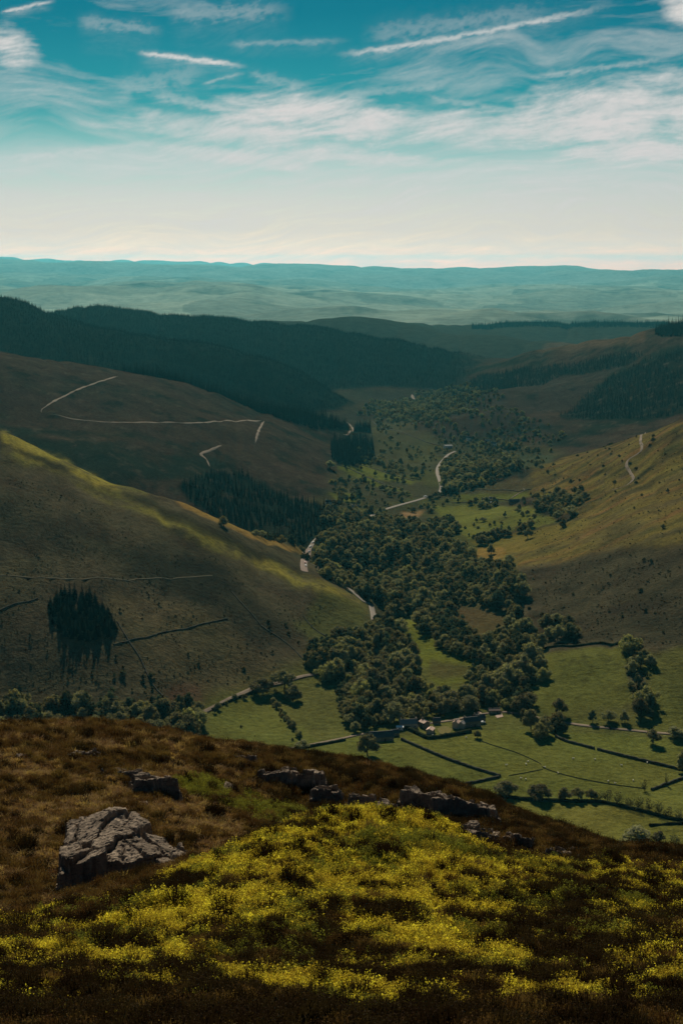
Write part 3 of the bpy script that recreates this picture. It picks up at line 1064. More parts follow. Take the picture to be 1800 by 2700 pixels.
def scatter(name, pts, scl, rot, idx, coll, label, cat):
    me = bpy.data.meshes.new(name)
    n = len(pts)
    me.vertices.add(n)
    me.vertices.foreach_set('co', np.asarray(pts, np.float32).ravel())
    a = me.attributes.new('size', 'FLOAT_VECTOR', 'POINT')
    scl = np.asarray(scl, np.float32)
    if scl.ndim == 1:
        scl = np.stack([scl] * 3, 1)
    a.data.foreach_set('vector', scl.ravel())
    a = me.attributes.new('turn', 'FLOAT_VECTOR', 'POINT')
    a.data.foreach_set('vector', np.asarray(rot, np.float32).ravel())
    a = me.attributes.new('which', 'INT', 'POINT')
    a.data.foreach_set('value', np.asarray(idx, np.int32))
    me.update()
    o = link(name, me)
    ng = bpy.data.node_groups.new(name + '_layout', 'GeometryNodeTree')
    ng.interface.new_socket('Geometry', in_out='INPUT', socket_type='NodeSocketGeometry')
    ng.interface.new_socket('Geometry', in_out='OUTPUT', socket_type='NodeSocketGeometry')
    gi, go = ng.nodes.new('NodeGroupInput'), ng.nodes.new('NodeGroupOutput')
    ci = ng.nodes.new('GeometryNodeCollectionInfo')
    ci.inputs['Collection'].default_value = coll
    ci.inputs['Separate Children'].default_value = True
    ci.inputs['Reset Children'].default_value = True
    ip = ng.nodes.new('GeometryNodeInstanceOnPoints')
    ip.inputs['Pick Instance'].default_value = True

    def attr(nm, typ):
        k = ng.nodes.new('GeometryNodeInputNamedAttribute')
        k.data_type = typ
        k.inputs['Name'].default_value = nm
        return k.outputs[0]
    L = ng.links
    L.new(gi.outputs[0], ip.inputs['Points'])
    L.new(ci.outputs[0], ip.inputs['Instance'])
    L.new(attr('which', 'INT'), ip.inputs['Instance Index'])
    e2r = ng.nodes.new('FunctionNodeEulerToRotation')
    L.new(attr('turn', 'FLOAT_VECTOR'), e2r.inputs[0])
    L.new(e2r.outputs[0], ip.inputs['Rotation'])
    L.new(attr('size', 'FLOAT_VECTOR'), ip.inputs['Scale'])
    L.new(ip.outputs[0], go.inputs[0])
    md = o.modifiers.new('layout', 'NODES')
    md.node_group = ng
    return tag(o, label, cat, kind='stuff')


def fill(W, s, jit=.42, seed=0):
    """points about s metres apart inside a ground polygon"""
    rg = np.random.default_rng(seed)
    W = np.array(W)
    x0, y0 = W.min(0)
    x1, y1 = W.max(0)
    gx, gy = np.meshgrid(np.arange(x0, x1 + s, s), np.arange(y0, y1 + s, s))
    gx = gx + (np.arange(gx.shape[0]) % 2)[:, None] * s * .5 + rg.uniform(-jit, jit, gx.shape) * s
    gy = gy + rg.uniform(-jit, jit, gy.shape) * s
    k = in_poly(gx, gy, W.tolist())
    return np.stack([gx[k], gy[k]], 1)


def to_pix(x, y, z):
    cp, sp_ = math.cos(PITCH), math.sin(PITCH)
    f = y * cp - z * sp_
    u = y * sp_ + z * cp
    return 900 + FPX * x / f, 1350 - FPX * u / f


CREST_PX = np.array([(-900, 1925), (0, 1925), (150, 1925), (300, 1912), (420, 1940), (520, 1972), (640, 1980), (760, 2017), (860, 2049), (1000, 2068), (1180, 2085), (1260, 2110), (1400, 2167), (1500, 2202), (1620, 2246), (1700, 2269), (1800, 2285), (2700, 2290)])


def seen(P, h):
    """tree tops that rise above the near hill's skyline and lie inside the picture"""
    x, y = to_pix(P[:, 0], P[:, 1], P[:, 2] + h)
    return (x > -15) & (x < 1815) & (y < np.interp(x, CREST_PX[:, 0], CREST_PX[:, 1]) + 4)


def clear_of(P, lines, d):
    k = np.ones(len(P), bool)
    for L in lines:
        L = np.asarray(L)[:, :2]
        for a, b in zip(L[:-1], L[1:]):
            ab = b - a
            t = np.clip(((P[:, :2] - a) @ ab) / (ab @ ab + 1e-9), 0, 1)
            k &= np.hypot(*(P[:, :2] - a - t[:, None] * ab).T) > d
    return k


def with_z(P, ter=None):
    ter = ter or VAL
    return np.column_stack([P, ter.h(P[:, 0], P[:, 1])])


def make_tree(name, proto, loc, s, rz, label, cat, group, sz=None, crown=None):
    t = link(name, None, None, loc, (0, 0, rz), (s, s, sz or s))
    t.empty_display_size = .5
    link('crown', crown or proto[0], t)
    link('trunk', proto[1], t)
    return tag(t, label, cat, group)
# ------------------------------------------------------------------ roads and tracks
M_ROAD = plain_material('pale_asphalt', (.20, .168, .135), .9, .1, .3, .25)
M_TRACK = plain_material('stony_track', (.17, .13, .095), .95, .05, .03, 1.1)
M_PATH = plain_material('trodden_turf', (.10, .085, .05), .95, .05, .3, .4)
M_LAYBY = plain_material('pink_gravel', (.20, .145, .115), .95, .1, .25, .3)


def smooth_line(P, step):
    P = np.asarray(P, float)[:, :2]
    Q = [P[0]]
    for i in range(len(P) - 1):
        p0, p1, p2, p3 = P[max(i - 1, 0)], P[i], P[i + 1], P[min(i + 2, len(P) - 1)]
        n = max(2, int(np.hypot(*(p2 - p1)) / step))
        for t in np.linspace(0, 1, n + 1)[1:]:
            Q.append(.5 * ((2 * p1) + (p2 - p0) * t + (2 * p0 - 5 * p1 + 4 * p2 - p3) * t * t + (3 * p1 - p0 - 3 * p2 + p3) * t**3))
    return np.array(Q)


LINES = []


def strip(name, px, width, mat, label, rmin=640, rmax=1e9, lift=.35, kind='structure', step=6, wander=.0):
    W = [at(q[0], q[1], q[2] if len(q) > 2 else rmin, rmax) for q in px]
    Q = smooth_line([w[:2] for w in W], step)
    LINES.append(Q)
    d = np.gradient(Q, axis=0)
    nrm = np.stack([-d[:, 1], d[:, 0]], 1)
    nrm /= np.linalg.norm(nrm, axis=1)[:, None] + 1e-9
    taper = np.clip(np.minimum(np.arange(len(Q)), np.arange(len(Q))[::-1]) / 5.0, .15, 1) if name == 'track' else 1.0
    wd = taper * width * .5 * (1 + wander * perlin(np.arange(len(Q)) * .37, np.zeros(len(Q)) + len(LINES), 5))
    rows = []
    for k in np.linspace(-1, 1, 5):
        p = Q + nrm * (wd * k)[:, None]
        z = VAL.h(p[:, 0], p[:, 1]) + lift - .12 * abs(k)
        rows.append(np.column_stack([p, z]))
    rows = [np.column_stack([rows[0][:, :2], rows[0][:, 2] - 1.2])] + rows + [np.column_stack([rows[-1][:, :2], rows[-1][:, 2] - 1.2])]
    A = np.stack(rows, 1)
    n, m = A.shape[:2]
    I = np.arange(n * m).reshape(n, m)
    Fq = np.stack([I[:-1, :-1], I[:-1, 1:], I[1:, 1:], I[1:, :-1]], 2).reshape(-1, 4)
    me = mesh_np(name, A.reshape(-1, 3), Fq, [mat])
    return tag(link(name, me), label, kind=kind)


strip('road', [(1012, 1700), (992, 1660), (986, 1637), (982, 1612), (976, 1592), (955, 1588, 1300), (915, 1575, 1325), (865, 1555, 1350), (825, 1530, 1390), (808, 1510, 1400), (806, 1490, 1400), (811, 1465), (820, 1440), (842, 1416), (880, 1400),
               (930, 1385), (962, 1372), (985, 1357), (1010, 1345), (1060, 1330), (1122, 1312), (1155, 1300), (1163, 1285), (1158, 1265), (1152, 1245), (1155, 1230), (1165, 1216), (1180, 1200), (1200, 1190)],
      5.6, M_ROAD, 'pale valley road winding up between the woods')
strip('layby', [(803, 1508), (801, 1490), (806, 1466), (813, 1448)], 7, M_LAYBY, 'pinkish gravel lay-by where cars are parked', lift=.5)
strip('road', [(420, 1935), (500, 1895), (560, 1868), (620, 1838), (680, 1812), (735, 1803), (800, 1784), (850, 1775), (920, 1760)], 4.0, M_TRACK, 'pale lane slanting up beside the sloping pasture', lift=.6)
strip('road', [(700, 1992), (760, 1976), (830, 1962), (905, 1947), (960, 1935), (1040, 1928), (1105, 1912), (1190, 1900), (1260, 1885), (1330, 1878), (1400, 1890), (1500, 1908), (1560, 1916), (1640, 1924), (1720, 1932), (1800, 1938), (1900, 1945)], 3.2, M_TRACK, 'narrow farm lane running past the hamlet', lift=.45)
strip('track', [(1590, 1299), (1640, 1284), (1668, 1262), (1650, 1228), (1660, 1208), (1688, 1190), (1690, 1170), (1688, 1155), (1700, 1140)], 3.2, M_TRACK, 'tan track winding up the sunny slope', wander=.3)
strip('track', [(110, 1088), (112, 1078), (140, 1060), (180, 1040), (230, 1018), (275, 1003), (312, 992)], 3.2, M_TRACK, 'stony forestry track climbing to the felled ridge', 1500, lift=.3, wander=1.0)
strip('track', [(130, 1092), (200, 1106), (265, 1112), (350, 1114), (440, 1114), (520, 1115), (580, 1112), (640, 1109), (690, 1108)], 3.2, M_TRACK, 'long level forestry track across the felled hill', 1500, lift=.28, wander=1.1)
strip('track', [(697, 1110), (688, 1125), (680, 1142), (673, 1168)], 3.2, M_TRACK, 'short pale forestry track dropping from the level track', 1500, lift=.4, wander=.8)
strip('track', [(584, 1175), (560, 1185), (530, 1197), (545, 1212), (553, 1230)], 4.5, M_TRACK, 'hairpin forestry track among felled brush', 1500, lift=.3, wander=1.0)
strip('track', [(912, 1112), (922, 1120), (930, 1134), (920, 1142), (905, 1146)], 3.2, M_TRACK, 'hooked pale track beside the spruce plantation', 1500, lift=.4, wander=.8)
strip('track', [(1085, 1040), (1090, 1055), (1100, 1062)], 8, M_TRACK, 'pale quarry track across the far slope', 2500, lift=.8)
strip('path', [(-40, 1518), (110, 1522), (300, 1527), (450, 1528), (560, 1518)], 1.3, M_PATH, 'faint footpath contouring the grassy spur', lift=.35)
strip('track', [(1340, 1318), (1365, 1302), (1382, 1294), (1378, 1288)], 4, M_TRACK, 'farm track between the upper meadows', lift=.6)
# ------------------------------------------------------------------ woods, hedgerow trees and scrub
C_BROAD = source_collection('broadleaf_source', [b[2] for b in BROAD])
C_CON = source_collection('conifer_source', [b[2] for b in CONIF])
C_SHR = source_collection('shrub_source', [b[0] for b in SHRUB])

WOODS = [   # label, polygon of the trunks' feet, spacing, size range
    ('tree in the wood between the bright meadow and the sloping pasture', 'trees of the wood above the hamlet lane',
     [(800, 1770), (815, 1735), (860, 1700), (915, 1680), (965, 1660), (1010, 1640), (1050, 1660), (1085, 1715), (1108, 1790), (1120, 1830), (1190, 1850), (1240, 1835), (1262, 1858), (1235, 1880), (1150, 1893), (1100, 1900), (1000, 1915), (925, 1935), (905, 1900), (890, 1850), (870, 1800)], 7.6, (.65, 1.2)),
    ('tree in the belt beyond the hamlet gardens', 'trees of the belt beside the hamlet',
     [(1225, 1800), (1250, 1770), (1330, 1750), (1405, 1730), (1445, 1745), (1440, 1790), (1400, 1815), (1385, 1850), (1410, 1885), (1380, 1905), (1330, 1885), (1300, 1870), (1255, 1855)], 8.0, (.7, 1.25)),
    ('tree in the broad wood filling the valley bottom', 'trees of the broad valley wood',
     [(838, 1445), (900, 1415), (985, 1405), (1095, 1405), (1150, 1425), (1230, 1450), (1265, 1490), (1330, 1500), (1388, 1540), (1375, 1580), (1340, 1600), (1400, 1660), (1430, 1710), (1390, 1735), (1330, 1745), (1262, 1750), (1180, 1725), (1110, 1680), (1085, 1625), (1030, 1630), (1000, 1590), (930, 1565), (860, 1525), (825, 1490)], 7.4, (.62, 1.1)),
    ('tree in the shady belt below the brown slope', 'trees of the shady belt under the spur',
     [(-60, 1880), (60, 1865), (200, 1862), (330, 1855), (430, 1858), (500, 1868), (540, 1890), (552, 1930), (480, 1985), (300, 1990), (100, 1990), (-60, 1990)], 6.8, (.6, 1.15)),
    ('tree in the hillside clump above the shaded field', 'trees of the clump above the shaded field',
     [(1425, 1660), (1470, 1650), (1520, 1668), (1515, 1690), (1450, 1695)], 9.0, (.9, 1.2)),
    ('tree in the long hedge that climbs between the shaded fields', 'trees of the hedge climbing between fields',
     [(1660, 1715), (1700, 1700), (1722, 1760), (1690, 1800), (1712, 1850), (1722, 1900), (1690, 1905), (1660, 1860), (1655, 1790)], 8.5, (.45, 1.15)),
    ('tree along the lane below the shaded field', 'trees along the hamlet lane',
     [(1455, 1885), (1500, 1880), (1510, 1900), (1560, 1895), (1640, 1900), (1680, 1915), (1640, 1922), (1540, 1915), (1465, 1910)], 10.5, (.7, 1.2)),
    ('tree at the end of the wall where the lane meets the pastures', 'trees where the lane meets the pastures',
     [(1390, 1925), (1420, 1905), (1470, 1915), (1490, 1935), (1450, 1950), (1405, 1945)], 9.0, (.8, 1.2)),
]
CLEAR = [[(1200, 1595), (1330, 1612), (1340, 1670), (1260, 1690), (1195, 1655)]]
CLEARW = [poly_w(c) for c in CLEAR]
allp, alls, allw = [], [], []
for i, (lab, grp, P, sp, (s0, s1)) in enumerate(WOODS):
    Q = fill(poly_w(P), sp, .42, 500 + i)
    for cw in CLEARW:
        Q = Q[~in_poly(Q[:, 0], Q[:, 1], cw)]
    Q = with_z(Q)
    Q = Q[clear_of(Q, LINES[:2], 5.0) & clear_of(Q, LINES[2:], 3.2)]
    keep = fbm(Q[:, 0] / 24, Q[:, 1] / 24, 600 + i, 2) > -.42
    Q = Q[keep]
    allp.append(Q)
    alls.append((s0 + (s1 * 1.12 - s0) * rng.uniform(0, 1, len(Q))**1.5) * (1 + .18 * fbm(Q[:, 0] / 30, Q[:, 1] / 30, 5, 2)))
    allw.append(np.full(len(Q), i))
TP, TS, TW = np.concatenate(allp), np.concatenate(alls), np.concatenate(allw)
TK = rng.integers(0, len(BROAD), len(TP))
hh = np.array([b[3] for b in BROAD])[TK] * TS
vis = seen(TP, hh)
size = hh / np.hypot(TP[:, 0], TP[:, 1]) * vis
order = np.argsort(-size)
single = order[:285]
rest = order[285:]
TURN = rng.uniform(0, 6.28, len(TP))
LOOK = ['rounded', 'upright', 'wide-crowned', 'slim', 'large spreading', 'low bushy', 'tall dark-leaved', 'broad olive-leaved', 'narrow dark-leaved', 'little olive-leaved']
for k in single:
    w_ = WOODS[TW[k]]
    make_tree('broadleaf_tree', BROAD[TK[k]], TP[k] - (0, 0, .2), TS[k], TURN[k], LOOK[TK[k]] + ' ' + w_[0], 'tree', w_[1], TS[k] * rnd.uniform(.8, 1.25))

# looser woods further up the valley
FARW = [
    ([(1160, 1275), (1175, 1222), (1250, 1215), (1355, 1208), (1375, 1240), (1330, 1262), (1250, 1290), (1185, 1305)], 10, (.8, 1.2), 1.0),
    ([(1405, 1330), (1450, 1310), (1530, 1298), (1545, 1318), (1500, 1352), (1420, 1358)], 11, (.7, 1.1), .9),
    ([(1150, 1185), (1250, 1178), (1400, 1172), (1480, 1190), (1380, 1200), (1200, 1205)], 16, (.6, 1.0), .55),
    ([(965, 1072), (1100, 1050), (1210, 1062), (1260, 1100), (1150, 1110), (1000, 1095)], 15, (.6, 1.0), .7),
    ([(850, 1345), (990, 1345), (1060, 1375), (1130, 1380), (1150, 1410), (1000, 1410), (900, 1412), (840, 1440)], 11, (.6, 1.0), .75),
    ([(1125, 1385), (1180, 1378), (1212, 1405), (1160, 1418)], 9, (.8, 1.1), 1.0),
    ([(1245, 1425), (1330, 1402), (1348, 1415), (1270, 1438)], 9, (.7, 1.1), 1.0),
    ([(1365, 1395), (1400, 1385), (1405, 1398), (1372, 1404)], 8, (.8, 1.0), 1.0),
    ([(940, 1255), (1040, 1285), (1090, 1308), (1060, 1318), (960, 1290), (900, 1300), (860, 1270)], 14, (.5, .8), .6),
    ([(930, 1190), (985, 1185), (1010, 1215), (1100, 1235), (1090, 1255), (1000, 1240), (940, 1222)], 14, (.5, .9), .6),
    ([(880, 1300), (960, 1310), (960, 1340), (880, 1335)], 12, (.6, .9), .7),
    ([(1255, 1335), (1300, 1325), (1310, 1335), (1270, 1345)], 9, (.7, 1.0), .9),
    ([(1060, 1060), (1180, 1020), (1240, 1010), (1300, 1030), (1240, 1060), (1150, 1075)], 18, (.5, .9), .6),
    ([(540, 1375), (640, 1400), (760, 1440), (840, 1445), (800, 1455), (700, 1425), (560, 1385)], 10, (.6, .9), .8),
    ([(1470, 1400), (1500, 1385), (1480, 1380)], 9, (.7, 1.0), .8),
]
fp, fs = [TP[rest]], [TS[rest]]


def row(P, s, off, seed, rmin=640):
    W = smooth_line([at(q[0], q[1], rmin)[:2] for q in P], s)
    rg = np.random.default_rng(seed)
    return with_z(W + rg.normal(0, off, W.shape))


for i, (P, s, sz, rm) in enumerate([([(848, 1420), (880, 1408), (930, 1392), (955, 1382)], 7, .75, 1450), ([(1128, 1318), (1155, 1308), (1172, 1292), (1168, 1272)], 8, .8, 1700), ([(800, 1520), (830, 1536), (880, 1552)], 8, .7, 1400),
                                     ([(990, 1650), (1000, 1668), (1010, 1690)], 6, .9, 1100), ([(1172, 1262), (1166, 1245), (1168, 1228)], 9, .8, 1900), ([(560, 1880), (600, 1858), (640, 1838)], 9, .35, 900),
                                     ([(716, 1850), (740, 1880), (770, 1915), (796, 1948)], 4.5, .38, 900), ([(722, 1858), (750, 1892), (780, 1925)], 6, .32, 900)]):
    q_ = row(P, s, 1.2, 990 + i, rm)
    fp.append(q_)
    fs.append(rng.uniform(.7, 1.15, len(q_)) * sz)

for i, (P, sp, (s0, s1), dens) in enumerate(FARW):
    Q = with_z(fill(poly_w(P), sp, .45, 700 + i))
    Q = Q[clear_of(Q, LINES, 6)]
    Q = Q[fbm(Q[:, 0] / 45, Q[:, 1] / 45, 800 + i, 2) > (.5 - dens) * .9]
    fp.append(Q)
    fs.append(rng.uniform(s0, s1, len(Q)))
t0_ = np.concatenate([with_z(fill(poly_w(P, rm), s, .5, 970 + i)) for i, (P, s, rm) in enumerate([
    ([(860, 1300), (1000, 1200), (990, 1090), (1150, 1060), (1300, 1120), (1450, 1180), (1420, 1290), (1500, 1340), (1400, 1400), (1180, 1420), (1000, 1400)], 21, 1500),
    ([(1050, 1100), (1250, 1055), (1400, 1100), (1500, 1150), (1400, 1200), (1150, 1170)], 16, 2200),
    ([(990, 1075), (1100, 1030), (1240, 1005), (1330, 1050), (1200, 1085)], 13, 2800),
    ([(940, 1095), (980, 1060), (1080, 1045), (1180, 1075), (1120, 1110), (1010, 1105)], 13, 2700)])])
t0_ = t0_[clear_of(t0_, LINES, 7) & (fbm(t0_[:, 0] / 90, t0_[:, 1] / 160, 975, 3) > np.where(np.hypot(t0_[:, 0], t0_[:, 1]) > 2600, -.22, .02))]
fp.append(t0_)
fs.append(rng.uniform(.3, .8, len(t0_)))
fp, fs = np.concatenate(fp), np.concatenate(fs)
n = len(fp)
scatter('woodland', fp - (0, 0, .2), np.stack([fs, fs, fs * rng.uniform(.85, 1.1, n)], 1), np.stack([np.zeros(n), np.zeros(n), rng.uniform(0, 6.28, n)], 1), rng.integers(0, len(BROAD), n), C_BROAD,
        'mass of dark broadleaf woodland running up the valley floor', 'woodland')
NWOOD = n

# trees that stand by themselves: feet, crown width and height in pixels
LONE = [
    (968, 1992, 56, 62, 1, 'tall ragged tree standing alone in the green pasture by the long barn'),
    (964, 2046, 36, 40, 0, 'round tree standing below the tall ragged pasture tree'),
    (1086, 2058, 44, 32, 2, 'wide low tree just beyond the heathery ridge crags'),
    (1126, 2064, 30, 24, 5, 'small tree beside the wide low one beyond the ridge crags'),
    (1334, 2099, 54, 42, 2, 'rounded hedgerow tree nearest the corner of the stone walls'),
    (1423, 2109, 60, 44, 4, 'broad spreading hedgerow tree between the rounded tree and a close trio'),
    (1489, 2112, 36, 38, 3, 'tallest of three hedgerow trees standing close together'),
    (1523, 2111, 32, 36, 0, 'middle one of three hedgerow trees standing close together'),
    (1557, 2111, 32, 32, 5, 'smallest of three hedgerow trees standing close together'),
    (1682, 2234, 86, 56, 4, 'large spreading tree in the lowest yellow-green pasture'),
    (1738, 2220, 34, 30, 5, 'small dark bush tree beside the large spreading pasture tree'),
    (1803, 2036, 40, 60, 3, 'dark tree where the boundary walls meet at the pasture edge'),
    (750, 1818, 62, 54, 0, 'round tree on the lane above the sloping pasture'),
    (772, 1846, 48, 44, 3, 'dark round tree just below the lane by the sloping pasture'),
    (692, 1828, 58, 42, 2, 'wide dark tree overhanging the pale lane'),
    (800, 1975, 40, 26, 5, 'low bushy tree on the farm lane hedge'),
    (1720, 1962, 40, 40, 0, 'bushy tree hanging over the lane by the pasture'),
    (1775, 1945, 50, 30, 5, 'low spreading bush on the lane verge'),
    (1258, 1947, 20, 22, 5, 'little round tree on the pasture edge below the slate houses'),
    (1390, 1420, 26, 30, 0, 'lone dark tree on the orange bracken patch'),
    (1294, 1462, 24, 30, 3, 'dark tree standing at the bracken edge above the wood'),
    (870, 1235, 26, 22, 0, 'lone tree on the strip meadow below the plantation'),
    (1055, 1228, 20, 22, 3, 'pointed dark tree on the far green meadow'),
    (1470, 1370, 26, 26, 0, 'round tree at the head of the upper meadow'),
    (1505, 1360, 40, 28, 2, 'broad tree beside the round one heading the upper meadow'),
]
for i, (px, py, w, h, kx, lab) in enumerate(LONE):
    p = at(px, py)
    mpp = p.length / FPX
    b = BROAD[kx]
    s = w * mpp / b[4]
    make_tree('broadleaf_tree', b, (p.x, p.y, p.z - .2), s, i * 1.3, lab, 'tree', None, h * mpp / b[3])
BARE = [(1600, 2112, 30, 32), (1626, 2120, 28, 34), (1655, 2130, 26, 30), (1684, 2136, 30, 40), (1710, 2140, 26, 38), (1735, 2150, 28, 40), (1760, 2156, 26, 30), (1785, 2160, 26, 26), (1576, 2112, 22, 24)]
for i, (px, py, w, h) in enumerate(BARE):
    p = at(px, py)
    mpp = p.length / FPX
    b = SPARSE[i % 2]
    make_tree('bare_tree', b, (p.x, p.y, p.z - .2), w * mpp / b[4] * 1.15, i * 2.1, 'thin half-bare hedgerow tree past the close trio of trees', 'tree', 'half-bare trees along the hedge', h * mpp / b[3])
for px, py, w, h, lab in [(1207, 2086, 22, 32, 'thin bare tree beyond the ridge where two walls meet'), (1697, 2085, 18, 32, 'small bare tree at the end of the thin fence line'),
                          (1755, 2070, 12, 36, 'slender bare tree against the short stone wall'), (1160, 2076, 18, 22, 'low bare thorn just past the ridge crags'), (1776, 2226, 36, 28, 'sparse twiggy bush past the small dark bush tree')]:
    p = at(px, py)
    mpp = p.length / FPX
    b = SPARSE[0]
    make_tree('bare_tree', b, (p.x, p.y, p.z - .2), w * mpp / b[4], px, lab, 'tree', None, h * mpp / b[3])

# spruce clump on the spur, each tree
CP = fill(poly_w([(128, 1600), (160, 1565), (235, 1572), (282, 1612), (306, 1660), (300, 1685), (240, 1698), (170, 1686), (140, 1650)]), 4.9, .4, 77)
CP = with_z(CP)
for p in CP:
    k = rnd.randrange(len(CONIF))
    s = rnd.uniform(.95, 1.35)
    make_tree('conifer_tree', CONIF[k], p - np.array((0, 0, .3)), s, rnd.uniform(0, 6.28), 'dark spruce in the compact clump on the grassy spur', 'tree', 'spruces of the clump on the spur', rnd.uniform(.42, .72))
for px, py, h, lab in [(185, 1575, 50, 'tall narrow spruce rising at the top of the spruce clump'), (218, 1578, 46, 'second tall spruce beside the tallest on the clump'), (150, 1880, 60, 'dark spruce standing in the shady tree belt'),
                       (185, 1890, 72, 'tallest dark spruce in the shady tree belt'), (240, 1885, 58, 'dark spruce at the upper edge of the shady tree belt')]:
    p = at(px, py)
    b = CONIF[0]
    s = h * p.length / FPX / b[3]
    make_tree('conifer_tree', b, (p.x, p.y, p.z - .3), s * 1.1, px, lab, 'tree', None, s)

# plantations
def plant(name, Q, s0, s1, label, gap=-.6, fscale=60):
    Q = with_z(Q)
    Q = Q[clear_of(Q, LINES, 7)]
    Q = Q[fbm(Q[:, 0] / fscale, Q[:, 1] / fscale, 5, 3) > gap]
    n = len(Q)
    s = rng.uniform(s0, s1, n)
    scatter(name, Q - (0, 0, .4), np.stack([s, s, s * rng.uniform(.85, 1.15, n)], 1), np.stack([np.zeros(n), np.zeros(n), rng.uniform(0, 6.28, n)], 1), rng.integers(0, len(CONIF), n), C_CON, label, 'forest')
    return n


def sector(px0, px1, r0, r1, s, seed):
    t0, t1 = (math.atan2((x - 900) / FPX, math.cos(PITCH)) for x in (px0, px1))
    rg = np.random.default_rng(seed)
    a = .5 * (t1 - t0) * (r1 * r1 - r0 * r0)
    n = int(a / s**2)
    t = rg.uniform(t0, t1, n)
    r = np.sqrt(rg.uniform(r0 * r0, r1 * r1, n))
    return np.stack([np.sin(t) * r, np.cos(t) * r], 1)


NC = 0
NC += plant('spruce_plantation', fill(poly_w([(480, 1285), (560, 1250), (640, 1245), (720, 1300), (800, 1320), (868, 1335), (893, 1370), (882, 1405), (840, 1430), (770, 1440), (640, 1395), (520, 1345)], 1450), 6.5, .45, 81), .5, .9, 'dark spruce plantation on the lower flank of the felled hill', -.18, 38)
Q = sector(330, 975, 2420, 2760, 7, 82)
px_, py_ = to_pix(Q[:, 0], Q[:, 1], VAL.h(Q[:, 0], Q[:, 1]))
cr = np.interp(px_, [330, 350, 500, 620, 700, 850, 950], [2480, 2455, 2430, 2425, 2455, 2545, 2680])
rq = np.hypot(Q[:, 0], Q[:, 1])
NC += plant('spruce_ridge', Q[(rq > cr - 25 - (px_ - 330) * .10) & (rq < cr + 40 + (px_ - 330) * .35)], .95, 1.5, 'dark line of spruces along the crest of the felled hill', -.7)
NC += plant('spruce_block', fill(poly_w([(872, 1165), (940, 1155), (985, 1170), (988, 1195), (975, 1224), (905, 1232), (872, 1205)], 1500), 7, .45, 83), .9, 1.4, 'square block of dark spruces above the strip meadows')
Q = sector(-250, 1290, 2900, 4450, 7.2, 84)
zq = VAL.h(Q[:, 0], Q[:, 1])
pxq, pyq = to_pix(Q[:, 0], Q[:, 1], zq)
k = (zq > ZF + 14) & (rng.uniform(0, 1, len(Q)) > sstep(pxq + 90 * fbm(Q[:, 0] / 120, Q[:, 1] / 120, 85, 2), 1140, 1270))
NC += plant('conifer_forest', Q[k], .42, .66, 'blue-dark conifer forest covering the hills behind the felled slope', -.8, 140)
NC += plant('hillside_forest', fill(poly_w([(1215, 1015), (1290, 985), (1450, 965), (1650, 930), (1700, 935), (1640, 968), (1480, 990), (1370, 1020), (1290, 1040)], 2500), 8.5, .45, 85), .5, .85, 'dark conifer forest above the brown spur across the valley')
NC += plant('upper_forest', fill(poly_w([(1470, 1095), (1540, 1040), (1640, 975), (1760, 930), (1900, 890), (2000, 900), (2000, 1080), (1800, 1092), (1650, 1105), (1560, 1108)], 2150), 8.5, .45, 86), .45, .8, 'dark conifer forest on the shoulder above the sunny slope', -.25, 90)
NC += plant('hilltop_forest', fill(poly_w([(1722, 872), (1760, 860), (1860, 845), (1900, 860), (1900, 890), (1730, 888)], 3000), 8, .45, 87), 1.0, 1.5, 'dark clump of conifers on the bare hilltop')
NC += plant('ridge_forest', sector(1235, 1745, 6120, 6420, 10, 88), .75, 1.25, 'thin dark plantation along the distant level ridge', -.9)

# scrub dotted over the slopes: the nearest singly
SCR = [([(0, 1720), (250, 1700), (420, 1790), (520, 1850), (430, 1880), (0, 1890)], 12, .8, .0), ([(300, 1560), (480, 1560), (650, 1620), (700, 1760), (560, 1840), (330, 1720)], 36, .7, .15),
       ([(1400, 1500), (1560, 1470), (1800, 1460), (1800, 1690), (1650, 1690), (1450, 1690), (1390, 1600)], 24, .75, .22), ([(1420, 1240), (1560, 1190), (1800, 1130), (1800, 1420), (1500, 1340)], 34, 1.0, .0),
       ([(0, 1500), (300, 1530), (320, 1700), (0, 1720)], 38, .6, .1), ([(650, 1650), (830, 1640), (800, 1720), (720, 1760)], 20, .7, .0), ([(560, 1880), (740, 1900), (780, 1960), (680, 1980)], 26, .4, .0)]
sp_, ss_, sb_, sr_ = [], [], [], []
for i, (P, s, sz, bl) in enumerate(SCR):
    Q = with_z(fill(poly_w(P), s, .5, 900 + i))
    Q = Q[clear_of(Q, LINES, 3)]
    Q = Q[fbm(Q[:, 0] / 50, Q[:, 1] / 50, 910 + i, 2) > -.25]
    sp_.append(Q)
    ss_.append(sz * rng.uniform(.5, 1.35, len(Q))**1.3)
    sb_.append(rng.uniform(0, 1, len(Q)) < bl)
    sr_.append(np.full(len(Q), i))
SP, SS, SB, SR = (np.concatenate(q) for q in (sp_, ss_, sb_, sr_))
v = seen(SP, SS * 2)
SP, SS, SB, SR = SP[v], SS[v], SB[v], SR[v]
o_ = np.argsort(-(SS / np.hypot(SP[:, 0], SP[:, 1])))
SLAB = {0: ('dark thorn bush scattered over the rough lower slope', 'bushes of the rough lower slope'), 1: ('dark thorn bush dotted on the open brown slope', 'bushes on the open brown slope'),
        2: ('dark thorn bush dotted on the shaded heathery slope', 'bushes on the shaded heathery slope'), 3: ('dark bush dotted on the sunny upper slope', 'bushes on the sunny upper slope'),
        4: ('thorn bush near the spruce clump on the spur', 'bushes by the spruce clump'), 5: ('thorn bush on the slope above the wood', 'bushes above the wood'), 6: ('low bush in the sloping pasture', 'bushes in the sloping pasture')}
